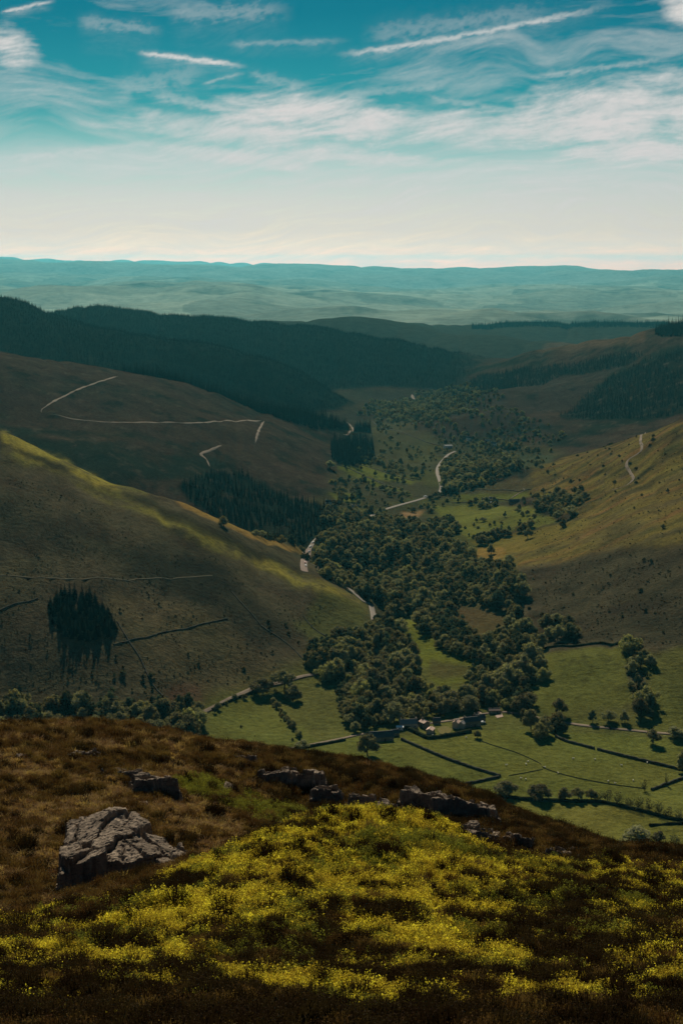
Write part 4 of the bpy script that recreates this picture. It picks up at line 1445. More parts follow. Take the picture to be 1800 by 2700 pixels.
for k in o_[:290]:
    b = SHRUB[rnd.randrange(len(SHRUB))]
    lab, grp = SLAB[int(SR[k])]
    if SB[k]:
        lab, grp = 'pale blossoming ' + lab.replace('dark ', ''), 'pale blossoming ' + grp
    make_tree('thorn_bush', b, SP[k] - (0, 0, .1), SS[k], rnd.uniform(0, 6.28), lab, 'bush', grp, None, b[2] if SB[k] else None)
rem = o_[290:]
if len(rem):
    n = len(rem)
    scatter('scrub', SP[rem], SS[rem], np.stack([np.zeros(n), np.zeros(n), rng.uniform(0, 6.28, n)], 1), rng.integers(0, len(SHRUB), n), C_SHR, 'low dark scrub speckling the valley slopes', 'scrub')
# bracken, rushes and heather stems over the slopes
Q = np.concatenate([fill(poly_w(P), s, .5, 940 + i) for i, (P, s) in enumerate([
    ([(0, 1240), (300, 1360), (500, 1450), (700, 1530), (850, 1600), (830, 1690), (700, 1790), (450, 1850), (0, 1880)], 5.0),
    ([(1400, 1490), (1800, 1440), (1800, 1700), (1450, 1700)], 5.0), ([(1420, 1235), (1800, 1120), (1800, 1430), (1400, 1480)], 8.0)])])
Q = with_z(Q)
Q = Q[fbm(Q[:, 0] / 28, Q[:, 1] / 28, 950, 3) > .0]
n = len(Q)
s = rng.uniform(.14, .42, n) * np.where(Q[:, 0] < 0, .75, .8)
scatter('heather_tufts', Q, np.stack([s * 1.3, s * 1.3, s], 1), np.stack([np.zeros(n), np.zeros(n), rng.uniform(0, 6.28, n)], 1), rng.integers(0, len(SHRUB), n), C_SHR, 'dark heather and bracken tufts mottling the steep slopes', 'heather')
print('TREES', len(TP), 'wood', NWOOD, 'conifers', NC, 'clump', len(CP), 'shrubs', len(SP), 'tufts', n)
# ------------------------------------------------------------------ walls and hedges between the fields
M_STONEW = plain_material('mossy_drystone', (.055, .052, .038), .95, .05, .8, .5, .6, .15)
M_POST = plain_material('weathered_fence', (.11, .105, .06), .95, .05, .8, .3)
M_HEDGE = leaf_material('hedge_leaves', (.030, .034, .018), .12, .2)


def field_wall(name, px, h, w, mat, label, cat, group=None, rmin=640, rmax=1e9, leafy=False, rough=.25):
    W = [at(x, y, rmin, rmax) for x, y in px]
    Q = smooth_line([p[:2] for p in W], 1.6)
    n = len(Q)
    d = np.gradient(Q, axis=0)
    nr_ = np.stack([-d[:, 1], d[:, 0]], 1)
    nr_ /= np.linalg.norm(nr_, axis=1)[:, None] + 1e-9
    rg = np.random.default_rng(int(px[0][0] * 7 + px[0][1]))
    hh_ = h * (1 + rough * perlin(np.arange(n) * .31, np.zeros(n), int(px[0][0])) + rg.uniform(-.12, .12, n))
    Z = VAL.h(Q[:, 0], Q[:, 1])
    prof = [(-.55, -.6), (-.5, .45), (-.36, .92), (0, 1.0), (.36, .9), (.5, .45), (.55, -.6)]
    rows = []
    for a, b in prof:
        jt = rg.uniform(-.09, .09, n)
        p = Q + nr_ * (w * (a + jt))[:, None]
        rows.append(np.column_stack([p, Z + np.where(b > 0, hh_ * b, b)]))
    A = np.stack(rows, 1)
    m = len(prof)
    I = np.arange(n * m).reshape(n, m)
    Fq = np.stack([I[:-1, :-1], I[:-1, 1:], I[1:, 1:], I[1:, :-1]], 2).reshape(-1, 4)
    caps = [I[0].tolist(), I[-1][::-1].tolist()]
    V = A.reshape(-1, 3)
    faces = Fq.tolist() + caps
    if leafy:
        k = rg.integers(0, len(V), n * 8)
        c = V[k] + rg.normal(0, .12, (len(k), 3))
        LV, LF = quads(c, np.tile((0, 0, 1.0), (len(c), 1)), .22, rg, tilt=1.5)
        faces += (LF + len(V)).tolist()
        V = np.concatenate([V, LV])
    base = Vector(V[0])
    me = bpy.data.meshes.new(name)
    me.from_pydata((V - np.array(base)).tolist(), [], faces)
    me.materials.append(mat)
    me.update()
    return tag(link(name, me, None, base), label, cat, group)


field_wall('drystone_wall', [(1058, 1951), (1100, 1969), (1175, 2001), (1250, 2027), (1318, 2048)], 1.7, 1.7, M_STONEW, 'long dark drystone wall slanting across the green pasture below the hamlet', 'wall')
field_wall('drystone_wall', [(1226, 2069), (1270, 2060), (1314, 2050)], 1.6, 1.6, M_STONEW, 'short dark drystone wall meeting the long slanting one at a gate', 'wall')
field_wall('drystone_wall', [(1464, 1943), (1490, 1955), (1520, 1963), (1565, 1975)], 1.7, 1.7, M_STONEW, 'dark drystone wall from the lane trees down to the field gate', 'wall')
field_wall('drystone_wall', [(1574, 1977), (1640, 1994), (1720, 2013), (1800, 2032), (1880, 2050)], 1.7, 1.7, M_STONEW, 'dark drystone wall running on from the field gate to the dark edge tree', 'wall')
field_wall('drystone_wall', [(1716, 2084), (1760, 2068), (1800, 2053), (1860, 2035)], 1.7, 1.6, M_STONEW, 'short drystone wall behind the slender bare tree', 'wall')
field_wall('hedge', [(1165, 2082), (1230, 2092), (1310, 2101), (1400, 2110), (1500, 2114), (1580, 2116), (1640, 2128), (1700, 2142), (1760, 2158), (1820, 2168)], 1.7, 2.6, M_HEDGE, 'dark clipped hedge under the row of hedgerow trees', 'hedge', leafy=True)
field_wall('hedge', [(1710, 2178), (1760, 2174), (1830, 2172)], 1.2, 1.6, M_HEDGE, 'broken low hedge in the lowest pasture', 'hedge', leafy=True, rough=.7)
field_wall('hedge', [(690, 1998), (740, 1984), (830, 1967), (910, 1952)], 1.5, 2.2, M_HEDGE, 'roadside hedge below the sloping pasture', 'hedge', leafy=True)
field_wall('hedge', [(1060, 1918), (1090, 1930), (1120, 1945), (1136, 1947), (1170, 1943), (1205, 1937), (1240, 1930)], 2.2, 3.0, M_HEDGE, 'dark garden hedge bounding the hamlet', 'hedge', leafy=True)
field_wall('hedge', [(1420, 1712), (1500, 1705), (1600, 1699), (1665, 1696)], 1.6, 2.4, M_HEDGE, 'hedge along the head of the shaded field', 'hedge', leafy=True)
field_wall('hedge', [(560, 1872), (620, 1843), (682, 1817)], 1.3, 1.8, M_HEDGE, 'hedge beside the pale slanting lane', 'hedge', leafy=True)
field_wall('fence', [(1250, 1948), (1300, 1966), (1360, 1985), (1420, 2012), (1434, 2026), (1500, 2047), (1600, 2067), (1700, 2080)], .55, .2, M_POST, 'thin fence line curving across the middle pasture', 'fence')
field_wall('fence', [(1340, 2046), (1380, 2039), (1430, 2029)], .5, .18, M_POST, 'faint fence joining the gate to the curving fence line', 'fence')
for i, (P, lab) in enumerate([([(0, 1610), (50, 1590), (100, 1578)], 'old wall climbing towards the spruce clump'), ([(310, 1640), (340, 1690), (372, 1740), (400, 1800), (430, 1835)], 'broken dark wall running down the brown slope'),
                              ([(300, 1700), (380, 1682), (480, 1660), (600, 1632)], 'thin old wall crossing the open brown slope'), ([(610, 1560), (680, 1640), (760, 1700), (800, 1740)], 'dark bank slanting down the spur'),
                              ([(800, 1625), (830, 1660), (880, 1690)], 'dark wall round the green enclosure'), ([(1130, 1600), (1100, 1612), (1085, 1620)], 'dark bank at the head of the bright meadow'),
                              ([(880, 1222), (930, 1240), (1000, 1272), (1080, 1302)], 'dark bank between the strip meadows'), ([(925, 1217), (1000, 1240), (1090, 1268)], 'dark bank above the strip meadows'),
                              ([(980, 1110), (1040, 1135), (1110, 1160), (1160, 1175)], 'dark bank across the far meadow'), ([(1190, 1326), (1270, 1322), (1330, 1318), (1420, 1322)], 'dark bank behind the farm meadow'),
                              ([(1250, 1290), (1330, 1292), (1400, 1290)], 'dark bank over the upper meadow')]):
    field_wall('field_bank', P, .7, 1.1 if i < 6 else 2.2, M_STONEW, lab, 'wall', rough=.5)

# ------------------------------------------------------------------ houses
M_SLATE = plain_material('slate_roof', (.085, .080, .078), .7, .25, .9, .35, .4, .1)
M_SLATEL = plain_material('pale_slate_roof', (.20, .18, .165), .7, .25, .9, .3, .4, .1)
M_PINKR = plain_material('weathered_pink_roof', (.55, .37, .28), .8, .2, .9, .3, .4, .1)
M_RUST = plain_material('rusty_tin_roof', (.16, .085, .06), .7, .3, .9, .4, .4, .1)
M_WHITER = plain_material('bright_tin_roof', (.78, .76, .72), .4, .5, .9, .1)
M_RUBBLE = plain_material('rubble_stone', (.17, .145, .115), .95, .1, 1.2, .4, .6, .1)
M_RENDER = plain_material('white_render', (.75, .70, .62), .9, .1, .6, .12)
M_TANW = plain_material('sandy_stone', (.46, .35, .26), .9, .1, 1.2, .25, .4, .1)
M_GLASS = plain_material('window_glass', (.02, .025, .03), .12, .5, 1, .1)
M_WOOD = plain_material('dark_door', (.05, .035, .03), .6, .3, 2, .3)
M_YARD = plain_material('pink_gravel_yard', (.36, .26, .20), .95, .1, .6, .35)


def boxm(bm, x0, x1, y0, y1, z0, z1):
    vs_ = [bm.verts.new(p) for p in [(x0, y0, z0), (x1, y0, z0), (x1, y1, z0), (x0, y1, z0), (x0, y0, z1), (x1, y0, z1), (x1, y1, z1), (x0, y1, z1)]]
    for f in [(0, 3, 2, 1), (4, 5, 6, 7), (0, 1, 5, 4), (1, 2, 6, 5), (2, 3, 7, 6), (3, 0, 4, 7)]:
        bm.faces.new([vs_[i] for i in f])


def part(name, mat, parent, boxes, loc=None):
    bm = bmesh.new()
    for b in boxes:
        boxm(bm, *b)
    return link(name, bm_mesh(name, bm, [mat]), parent, loc)


def house(px, py, L, Wd, H, rz, wall, roof, label, cat='house', pitch=.75, chim=1, rows=1, nwin=3, door=True, name='stone_house', rmin=640, sink=.8, z=None):
    p = at(px, py, rmin)
    t = link(name, None, None, (p.x, p.y, p.z + (z or 0)), (0, 0, R(rz)))
    tag(t, label, cat)
    hx, hy = L / 2, Wd / 2
    rh = hy * pitch
    bm = bmesh.new()
    V = [bm.verts.new(q) for q in [(-hx, -hy, -sink), (hx, -hy, -sink), (hx, hy, -sink), (-hx, hy, -sink), (-hx, -hy, H), (hx, -hy, H), (hx, hy, H), (-hx, hy, H), (-hx, 0, H + rh), (hx, 0, H + rh)]]
    for f in [(0, 3, 2, 1), (0, 1, 5, 4), (2, 3, 7, 6), (1, 2, 6, 9, 5), (3, 0, 4, 8, 7)]:
        bm.faces.new([V[i] for i in f])
    link('wall', bm_mesh('wall', bm, [wall]), t)
    # roof: two thick slopes with an overhang
    bm = bmesh.new()
    ov, th, ex = .35, .22, .3
    sl = rh / hy
    for s in (-1, 1):
        pts_ = []
        for x in (-hx - ex, hx + ex):
            for (yy, zz) in [(0, H + rh + .03), (s * (hy + ov), H + .03 - sl * ov), (s * (hy + ov), H + .03 - sl * ov + th), (0, H + rh + .03 + th)]:
                pts_.append(bm.verts.new((x, yy, zz)))
        a, b = pts_[:4], pts_[4:]
        bm.faces.new(a)
        bm.faces.new(b[::-1])
        for i in range(4):
            bm.faces.new((a[i], a[(i + 1) % 4], b[(i + 1) % 4], b[i]))
    rf = link('roof', bm_mesh('roof', bm, [roof]), t)
    part('ridge', M_SLATE, rf, [(-hx - ex, hx + ex, -.16, .16, H + rh + .2, H + rh + .36)])
    for k in range(chim):
        cx = (-hx + .6) if k == 0 else (hx - .6)
        c = part('chimney', wall, rf, [(cx - .4, cx + .4, -.4, .4, H + rh - .3, H + rh + 1.3)])
        part('chimney_pot', M_PINKR, c, [(cx - .14, cx + .14, -.14, .14, H + rh + 1.3, H + rh + 1.7)])
    for s in (-1, 1):
        for rw in range(rows):
            zc = 1.3 + rw * 2.4
            if zc + .6 > H:
                break
            for k in range(nwin):
                x = -hx + L * (k + .5) / nwin
                if door and s == -1 and rw == 0 and k == nwin // 2:
                    continue
                y0, y1 = (-hy - .05, -hy + .1) if s < 0 else (hy - .1, hy + .05)
                w_ = part('window', M_GLASS, t, [(x - .42, x + .42, y0, y1, zc - .5, zc + .6)])
                yy0, yy1 = (y0 - .06, y0 + .02) if s < 0 else (y1 - .02, y1 + .06)
                part('frame', M_RENDER, w_, [(x - .5, x - .42, yy0, yy1, zc - .58, zc + .68), (x + .42, x + .5, yy0, yy1, zc - .58, zc + .68), (x - .42, x + .42, yy0, yy1, zc + .6, zc + .68), (x - .42, x + .42, yy0, yy1, zc - .58, zc - .5)])
    if door:
        x = -hx + L * (nwin // 2 + .5) / nwin
        part('door', M_WOOD, t, [(x - .5, x + .5, -hy - .06, -hy + .1, -.1, 2.0)])
    return t


house(1004, 1951, 16, 7.5, 3.2, 12, M_RUBBLE, M_SLATE, 'long low slate-roofed barn beside the tall pasture tree', 'barn', chim=0, nwin=4, name='barn')
house(1040, 1939, 5.5, 4.5, 2.4, 14, M_RUBBLE, M_SLATE, 'small slate shed at the end of the long barn', 'shed', chim=0, nwin=1, door=False, name='shed')
house(1054, 1924, 4.6, 3.6, 2.3, -8, M_RENDER, M_WHITER, 'little shed with a bright white tin roof', 'shed', .35, 0, 1, 1, False, 'shed')
house(1076, 1918, 12, 6, 3.6, 8, M_TANW, M_SLATEL, 'long stone house with a pale grey slate roof', rows=1, chim=2)
house(1118, 1917, 6, 5, 3.8, -58, M_RUBBLE, M_PINKR, 'cottage with a weathered pink roof behind the garden', pitch=.5)
house(1134, 1932, 6, 4.4, 2.6, 70, M_TANW, M_PINKR, 'low pink-roofed outbuilding in the hedge corner', 'outbuilding', chim=0, nwin=2, name='outbuilding', pitch=.45)
house(1203, 1919, 5, 4.6, 4.2, 62, M_TANW, M_PINKR, 'sandy gabled house with a pinkish roof facing the garden', pitch=.6)
house(1217, 1920, 4.6, 4.2, 3.8, 62, M_TANW, M_SLATEL, 'second sandy gabled house joined to the pinkish one', pitch=.6, chim=0)
house(1242, 1914, 12, 6, 4.2, 20, M_RUBBLE, M_SLATE, 'long dark slate-roofed farmhouse behind the gables', rows=1, chim=2, nwin=4)
house(1262, 1903, 8, 5, 3.4, 15, M_RUBBLE, M_SLATE, 'slate-roofed wing behind the long farmhouse', chim=1)
house(1302, 1880, 8, 4, 2.4, 4, M_RUBBLE, M_RUST, 'rusty red-brown roofed shed by the gravel yard', 'shed', .5, 0, 1, 2, True, 'shed')
house(1150, 1908, 5, 4, 2.6, 10, M_RUBBLE, M_SLATE, 'small slate outhouse on the lane behind the garden', 'outhouse', chim=0, nwin=1, door=False, name='outhouse')


def yard(px, label, lift=.25, mat=None, name='yard'):
    W = [at(x, y) for x, y in px]
    bm = bmesh.new()
    top = [bm.verts.new((w.x, w.y, w.z + lift)) for w in W]
    bot = [bm.verts.new((w.x, w.y, w.z - .5)) for w in W]
    bm.faces.new(top)
    n = len(W)
    for i in range(n):
        bm.faces.new((top[i], bot[i], bot[(i + 1) % n], top[(i + 1) % n]))
    tag(link(name, bm_mesh(name, bm, [mat or M_YARD])), label, kind='structure')


yard([(1246, 1886), (1262, 1876), (1280, 1888), (1276, 1898), (1258, 1894)], 'pink gravel farmyard behind the slate houses')
yard([(1304, 1888), (1322, 1882), (1326, 1890), (1310, 1894)], 'small gravel yard by the rusty shed')
yard([(1122, 1934), (1142, 1926), (1146, 1932), (1128, 1938)], 'gravel terrace in the hedge corner')
yard([(1150, 1922), (1172, 1914), (1192, 1922), (1186, 1934), (1160, 1936)], 'sunny cottage garden inside the hedge', .2, plain_material('garden_soil', (.13, .11, .035), .95, .05, .7, .6), 'garden')
yard([(1086, 1912), (1098, 1908), (1102, 1916), (1090, 1920)], 'pale yard at the end of the long stone house')

for a in [
    (1286, 1330, 9, 6, 3.2, 25, M_RENDER, M_WHITER, 'bright-roofed farm building by the upper meadow', 'barn', .4, 0),
    (1296, 1322, 9, 6, 3.8, 20, M_RENDER, M_SLATEL, 'white farmhouse at the upper meadow'),
    (1276, 1322, 7, 5, 3.0, -10, M_RUBBLE, M_SLATE, 'stone outbuilding beside the white upper farmhouse'),
    (1355, 1328, 14, 7, 3.2, 8, M_RUBBLE, M_SLATE, 'dark slate barn apart from the upper farmhouse'),
    (1180, 1181, 14, 7, 4.2, 14, M_RENDER, M_SLATEL, 'long white building among trees at the valley head', 'house', .4, 0),
    (1284, 1170, 9, 7, 4.5, 10, M_RENDER, M_SLATEL, 'white house among the trees past the long white building'),
    (1300, 1175, 10, 7, 4.0, -15, M_RENDER, M_SLATE, 'second white house close beside the first at the valley head'),
    (1235, 1160, 8, 6, 4.0, 0, M_RENDER, M_SLATE, 'lone white cottage on the wooded valley side'),
    (992, 1215, 8, 6, 3.6, 8, M_RENDER, M_SLATE, 'white cottage below the spruce block'),
    (866, 1330, 8, 6, 3.6, 0, M_RENDER, M_SLATE, 'white cottage at the foot of the plantation'),
    (936, 1343, 9, 6, 3.2, 5, M_RENDER, M_SLATEL, 'pale-roofed cottage beside the small bright field'),
]:
    house(*a)

# ------------------------------------------------------------------ cars in the lay-by
M_TYRE = plain_material('tyre_rubber', (.02, .02, .02), .9, .1)
PAINT = {n: plain_material('car_paint_' + n, c, .3, .5, 1, .03) for n, c in [('white', (.8, .8, .78)), ('silver', (.5, .5, .5)), ('black', (.03, .03, .035)), ('red', (.35, .04, .03)), ('blue', (.05, .09, .2))]}


def make_car(color):
    prof = [(-2.1, .35), (-2.15, .75), (-1.95, .95), (-1.25, 1.0), (-.75, 1.45), (.75, 1.5), (1.35, 1.05), (2.0, .92), (2.15, .65), (2.1, .35)]
    bm = bmesh.new()
    a = [bm.verts.new((x, -.85 if z < 1.1 else -.68, z)) for x, z in prof]
    b = [bm.verts.new((x, .85 if z < 1.1 else .68, z)) for x, z in prof]
    bm.faces.new(a)
    bm.faces.new(b[::-1])
    n = len(prof)
    for i in range(n):
        bm.faces.new((a[i], b[i], b[(i + 1) % n], a[(i + 1) % n]))
    body = bm_mesh('car_body', bm, [PAINT[color]])
    bm = bmesh.new()
    for s in (-1, 1):
        q = [bm.verts.new((x, s * y, z)) for x, y, z in [(-1.1, .80, 1.03), (-.68, .71, 1.40), (.68, .71, 1.43), (1.15, .80, 1.06)]]
        bm.faces.new(q)
    q = [bm.verts.new(p) for p in [(1.32, -.66, 1.10), (1.32, .66, 1.10), (.84, .6, 1.47), (.84, -.6, 1.47)]]
    bm.faces.new(q)
    q = [bm.verts.new(p) for p in [(-1.23, -.66, 1.05), (-1.23, .66, 1.05), (-.82, .6, 1.42), (-.82, -.6, 1.42)]]
    bm.faces.new(q)
    glass = bm_mesh('car_glass', bm, [M_GLASS])
    return body, glass


V, Fq = tube([(0, -.12, 0), (0, .12, 0)], [.33, .33], 12)
wheel_me = mesh_mixed('wheel', [], [(V, Fq)], [M_TYRE])
_wb = bmesh.new()
_wb.from_mesh(wheel_me)
bmesh.ops.holes_fill(_wb, edges=[e for e in _wb.edges if e.is_boundary])
_wb.to_mesh(wheel_me)
_wb.free()


def car(px, py, color, rz, label, big=1.0):
    p = at(px, py)
    body, glass = make_car(color)
    t = link('parked_car', None, None, (p.x, p.y, p.z + .55), (0, 0, R(rz)), big)
    tag(t, label, 'car', 'cars parked along the valley road')
    link('body', body, t)
    link('windows', glass, t)
    for x in (-1.35, 1.35):
        for y in (-.78, .78):
            link('wheel', wheel_me, t, (x, y, .33))
    return t


for px, py, c, rz, lab in [(812, 1469, 'white', 80, 'white car parked in the middle of the gravel lay-by'), (811, 1478, 'black', 82, 'black car parked behind the white one in the lay-by'), (806, 1494, 'silver', 95, 'silver car at the lower end of the lay-by'),
                           (804, 1486, 'red', 95, 'red car between the black and silver cars in the lay-by'), (818, 1443, 'silver', 60, 'silver car at the top of the lay-by by the trees'), (825, 1432, 'white', 55, 'white car on the road above the lay-by'), (815, 1456, 'blue', 75, 'blue car parked above the white one in the lay-by')]:
    car(px, py, c, rz, lab)
car(1121, 1311, 'white', 20, 'white van-like car on the upper road by the trees', 1.25)
car(1270, 1909, 'white', 20, 'white car parked beside the dark slate farmhouse', 1.1)

# ------------------------------------------------------------------ sheep
M_WOOL = plain_material('wool', (.72, .66, .55), .95, .05, 6, .2)
me = bpy.data.meshes.new('sheep_body')
sv = [(-.42, 0, .62), (-.1, 0, .64), (.25, 0, .63), (.48, 0, .72), (.60, 0, .84), (.80, 0, .76), (-.34, .14, .34), (-.36, .14, .0), (-.34, -.14, .34), (-.36, -.14, .0), (.24, .14, .34), (.25, .14, .0), (.24, -.14, .34), (.25, -.14, .0), (-.56, 0, .5), (.62, .13, .88), (.62, -.13, .88)]
se = [(0, 1), (1, 2), (2, 3), (3, 4), (4, 5), (0, 6), (6, 7), (0, 8), (8, 9), (2, 10), (10, 11), (2, 12), (12, 13), (0, 14), (4, 15), (4, 16)]
sr = [.25, .29, .26, .16, .12, .06, .07, .04, .07, .04, .07, .04, .07, .04, .06, .03, .03]
me.from_pydata(sv, se, [])
me.materials.append(M_WOOL)
tmp = bpy.data.objects.new('sheep_source', me)
col.objects.link(tmp)
sk = tmp.modifiers.new('skin', 'SKIN')
for i, v in enumerate(me.skin_vertices[0].data):
    v.radius = (sr[i], sr[i])
    v.use_root = i == 1
tmp.modifiers.new('round', 'SUBSURF').levels = 1
dg = bpy.context.evaluated_depsgraph_get()
sheep_me = bpy.data.meshes.new_from_object(tmp.evaluated_get(dg))
bpy.data.objects.remove(tmp)
if not sheep_me.materials:
    sheep_me.materials.append(M_WOOL)
for i, (px, py) in enumerate([(1334, 2019), (1386, 2017), (1391, 2010), (1372, 2054), (1385, 2057), (1435, 2025), (1470, 2040), (1567, 2004), (1637, 2020), (1705, 2013), (1510, 2002), (924, 2033), (1602, 2062), (1620, 2067), (1668, 2060), (1228, 1947), (1112, 1942), (1140, 1941)]):
    p = at(px, py)
    lab = 'white sheep grazing in the open pasture between the walls' if i != 11 else 'white sheep near the round pasture tree'
    tag(link('sheep', sheep_me, None, (p.x, p.y, p.z), (0, 0, i * 1.9), 1.25), lab, 'sheep', 'sheep grazing the pasture' if i != 11 else None)

# ------------------------------------------------------------------ wind turbines on the skyline
M_TURB = plain_material('turbine_white', (.6, .6, .6), .5, .3)
V, Fq = tube([(0, 0, -4), (0, 0, 36), (0, 0, 70)], [2.6, 2.1, 1.5], 8)
tow_me = mesh_mixed('turbine_tower', [], [(V, Fq)], [M_TURB])
bm = bmesh.new()
boxm(bm, -1.2, 1.2, -3.6, 3.6, 69, 72.5)
nac_me = bm_mesh('turbine_nacelle', bm, [M_TURB])
bm = bmesh.new()
boxm(bm, -.9, .9, -.3, .3, 0, 13)
boxm(bm, -.6, .6, -.25, .25, 13, 36)
bla_me = bm_mesh('turbine_blade', bm, [M_TURB])
for i, px in enumerate((12, 34, 52, 70, 86, 104, 118, 150, 172, 196, 232, 260, 292)):
    th = math.atan2((px - 900) / FPX, math.cos(PITCH))
    r = away(17450.0) + (i * 37 % 60)
    x, y = math.sin(th) * r, math.cos(th) * r
    t = link('wind_turbine', None, None, (x, y, float(VAL.h(x, y)) - 2))
    tag(t, 'tiny pale wind turbine on the distant skyline', 'wind turbine', 'wind turbines on the skyline')
    link('tower', tow_me, t)
    link('nacelle', nac_me, t)
    for k in range(3):
        link('blade', bla_me, t, (0, -4.1, 70.7), (0, R(120 * k + i * 25), 0))
# ------------------------------------------------------------------ rock outcrops on the near hill
def rock_material():
    m, t, out = new_mat('weathered_rock')
    g = t.new('ShaderNodeNewGeometry')
    p = g.outputs['Position']
    n1 = t.noise(p, .9, 6, .65, .4)
    n2 = t.noise(p, 5.0, 6, .7, .3)
    c = t.ramp(n1, [(.30, (.105, .078, .054)), (.48, (.22, .166, .119)), (.62, (.32, .246, .177)), (.75, (.42, .33, .24))])
    c = t.mix(t.smooth(n2, .50, .72), c, (.14, .112, .085), 'MIX')
    mp = t.new('ShaderNodeMapping')
    mp.inputs['Rotation'].default_value = (.35, .25, 0)
    mp.inputs['Scale'].default_value = (1.0, 1.0, 5.0)
    t.l.new(p, mp.inputs[0])
    n3 = t.noise(mp.outputs[0], 1.6, 6, .7, .5)
    h = t.math('ADD', t.math('ADD', t.math('MULTIPLY', n3, 1.0), t.math('MULTIPLY', n2, .45)), t.math('MULTIPLY', t.noise(p, 14.0, 4, .7), .15))
    c = t.mix(t.smooth(n3, .46, .30), c, (.07, .056, .044))
    t.l.new(principled(t, c, .95, .12, bump(t, h, 1.0, .13)), out.inputs[0])
    return m


M_ROCK = rock_material()
ICO4, ICO5 = ico(3), ico(4)


def block_mesh(seed, w, d, h, sub=4, slab=.2):
    """an angular block: a ball cut by planes near the faces of a box, then roughened along its bedding"""
    rg = np.random.default_rng(seed)
    V, Fq = ICO5 if sub == 5 else ICO4
    V = V * np.array((w, d, h)) * .95
    axes = []
    for ax, s in ((0, w / 2), (1, d / 2), (2, h / 2)):
        for sg in (-1, 1):
            n = np.zeros(3)
            n[ax] = sg
            n += rg.normal(0, .13, 3)
            axes.append((n / np.linalg.norm(n), s * rg.uniform(.82, 1.0)))
    for k in range(9):
        n = rg.normal(0, 1, 3) * np.array((1, 1, .8))
        n /= np.linalg.norm(n)
        sup = abs(n[0]) * w / 2 + abs(n[1]) * d / 2 + abs(n[2]) * h / 2
        axes.append((n, sup * rg.uniform(.66, .86)))
    for n, s in axes:
        o = np.maximum(V @ n - s, 0)
        V = V - o[:, None] * n
    m = (w + d + h) / 3
    # stepped bedding and rough skin
    q = V[:, 2] / m * 7 + fbm(V[:, 0] / m * 2 + seed, V[:, 1] / m * 2, seed % 97, 3) * 1.6
    st = (q - np.floor(q))
    rad = V / (np.linalg.norm(V, axis=1)[:, None] + 1e-6)
    amp = (st - .5) * .05 * m + fbm(V[:, 0] / m * 5, (V[:, 1] + V[:, 2] * 1.7) / m * 5, seed % 89, 4, .6) * .075 * m
    V = V + rad * amp[:, None]
    return mesh_np('rock_block', V, Fq, [M_ROCK], smooth=False)


NROCK = 0


def outcrop(label, blocks, name='rock_outcrop', depth=1.3, rmin=12, cat='rock', single=False):
    """blocks: pixel of the foot of each block's face, its width and height in pixels, optional depth and turn"""
    global NROCK
    first = near(blocks[0][0], blocks[0][1], rmin)
    root = None
    if not single:
        root = link(name, None, None, first)
        tag(root, label, cat)
    for b in blocks:
        px, py, wp, hp = b[:4]
        dd = b[4] if len(b) > 4 else depth
        tz = b[5] if len(b) > 5 else rnd.uniform(-18, 18)
        tx = b[6] if len(b) > 6 else rnd.uniform(-9, 5)
        p = near(px, py, rmin)
        mpp = p.length / FPX
        w, h = wp * mpp, hp * mpp
        d = dd * w if dd < 4.01 else dd
        NROCK += 1
        big = wp > 70
        me = block_mesh(4000 + NROCK * 13, w, d, h * 1.35 + .35, 5 if big else 4)
        f = Vector((p.x, p.y, 0)).normalized()
        c = p + f * (d * .42)
        c.z = p.z + h * .5 * 1.35 - .35 - h * .12
        o = link('block' if root else name, me, root)
        o.rotation_euler = (R(tx), R(rnd.uniform(-7, 7)), -math.atan2(p.x, p.y) + R(tz))
        o.location = (c - first) if root else c
        if single:
            tag(o, label, cat)


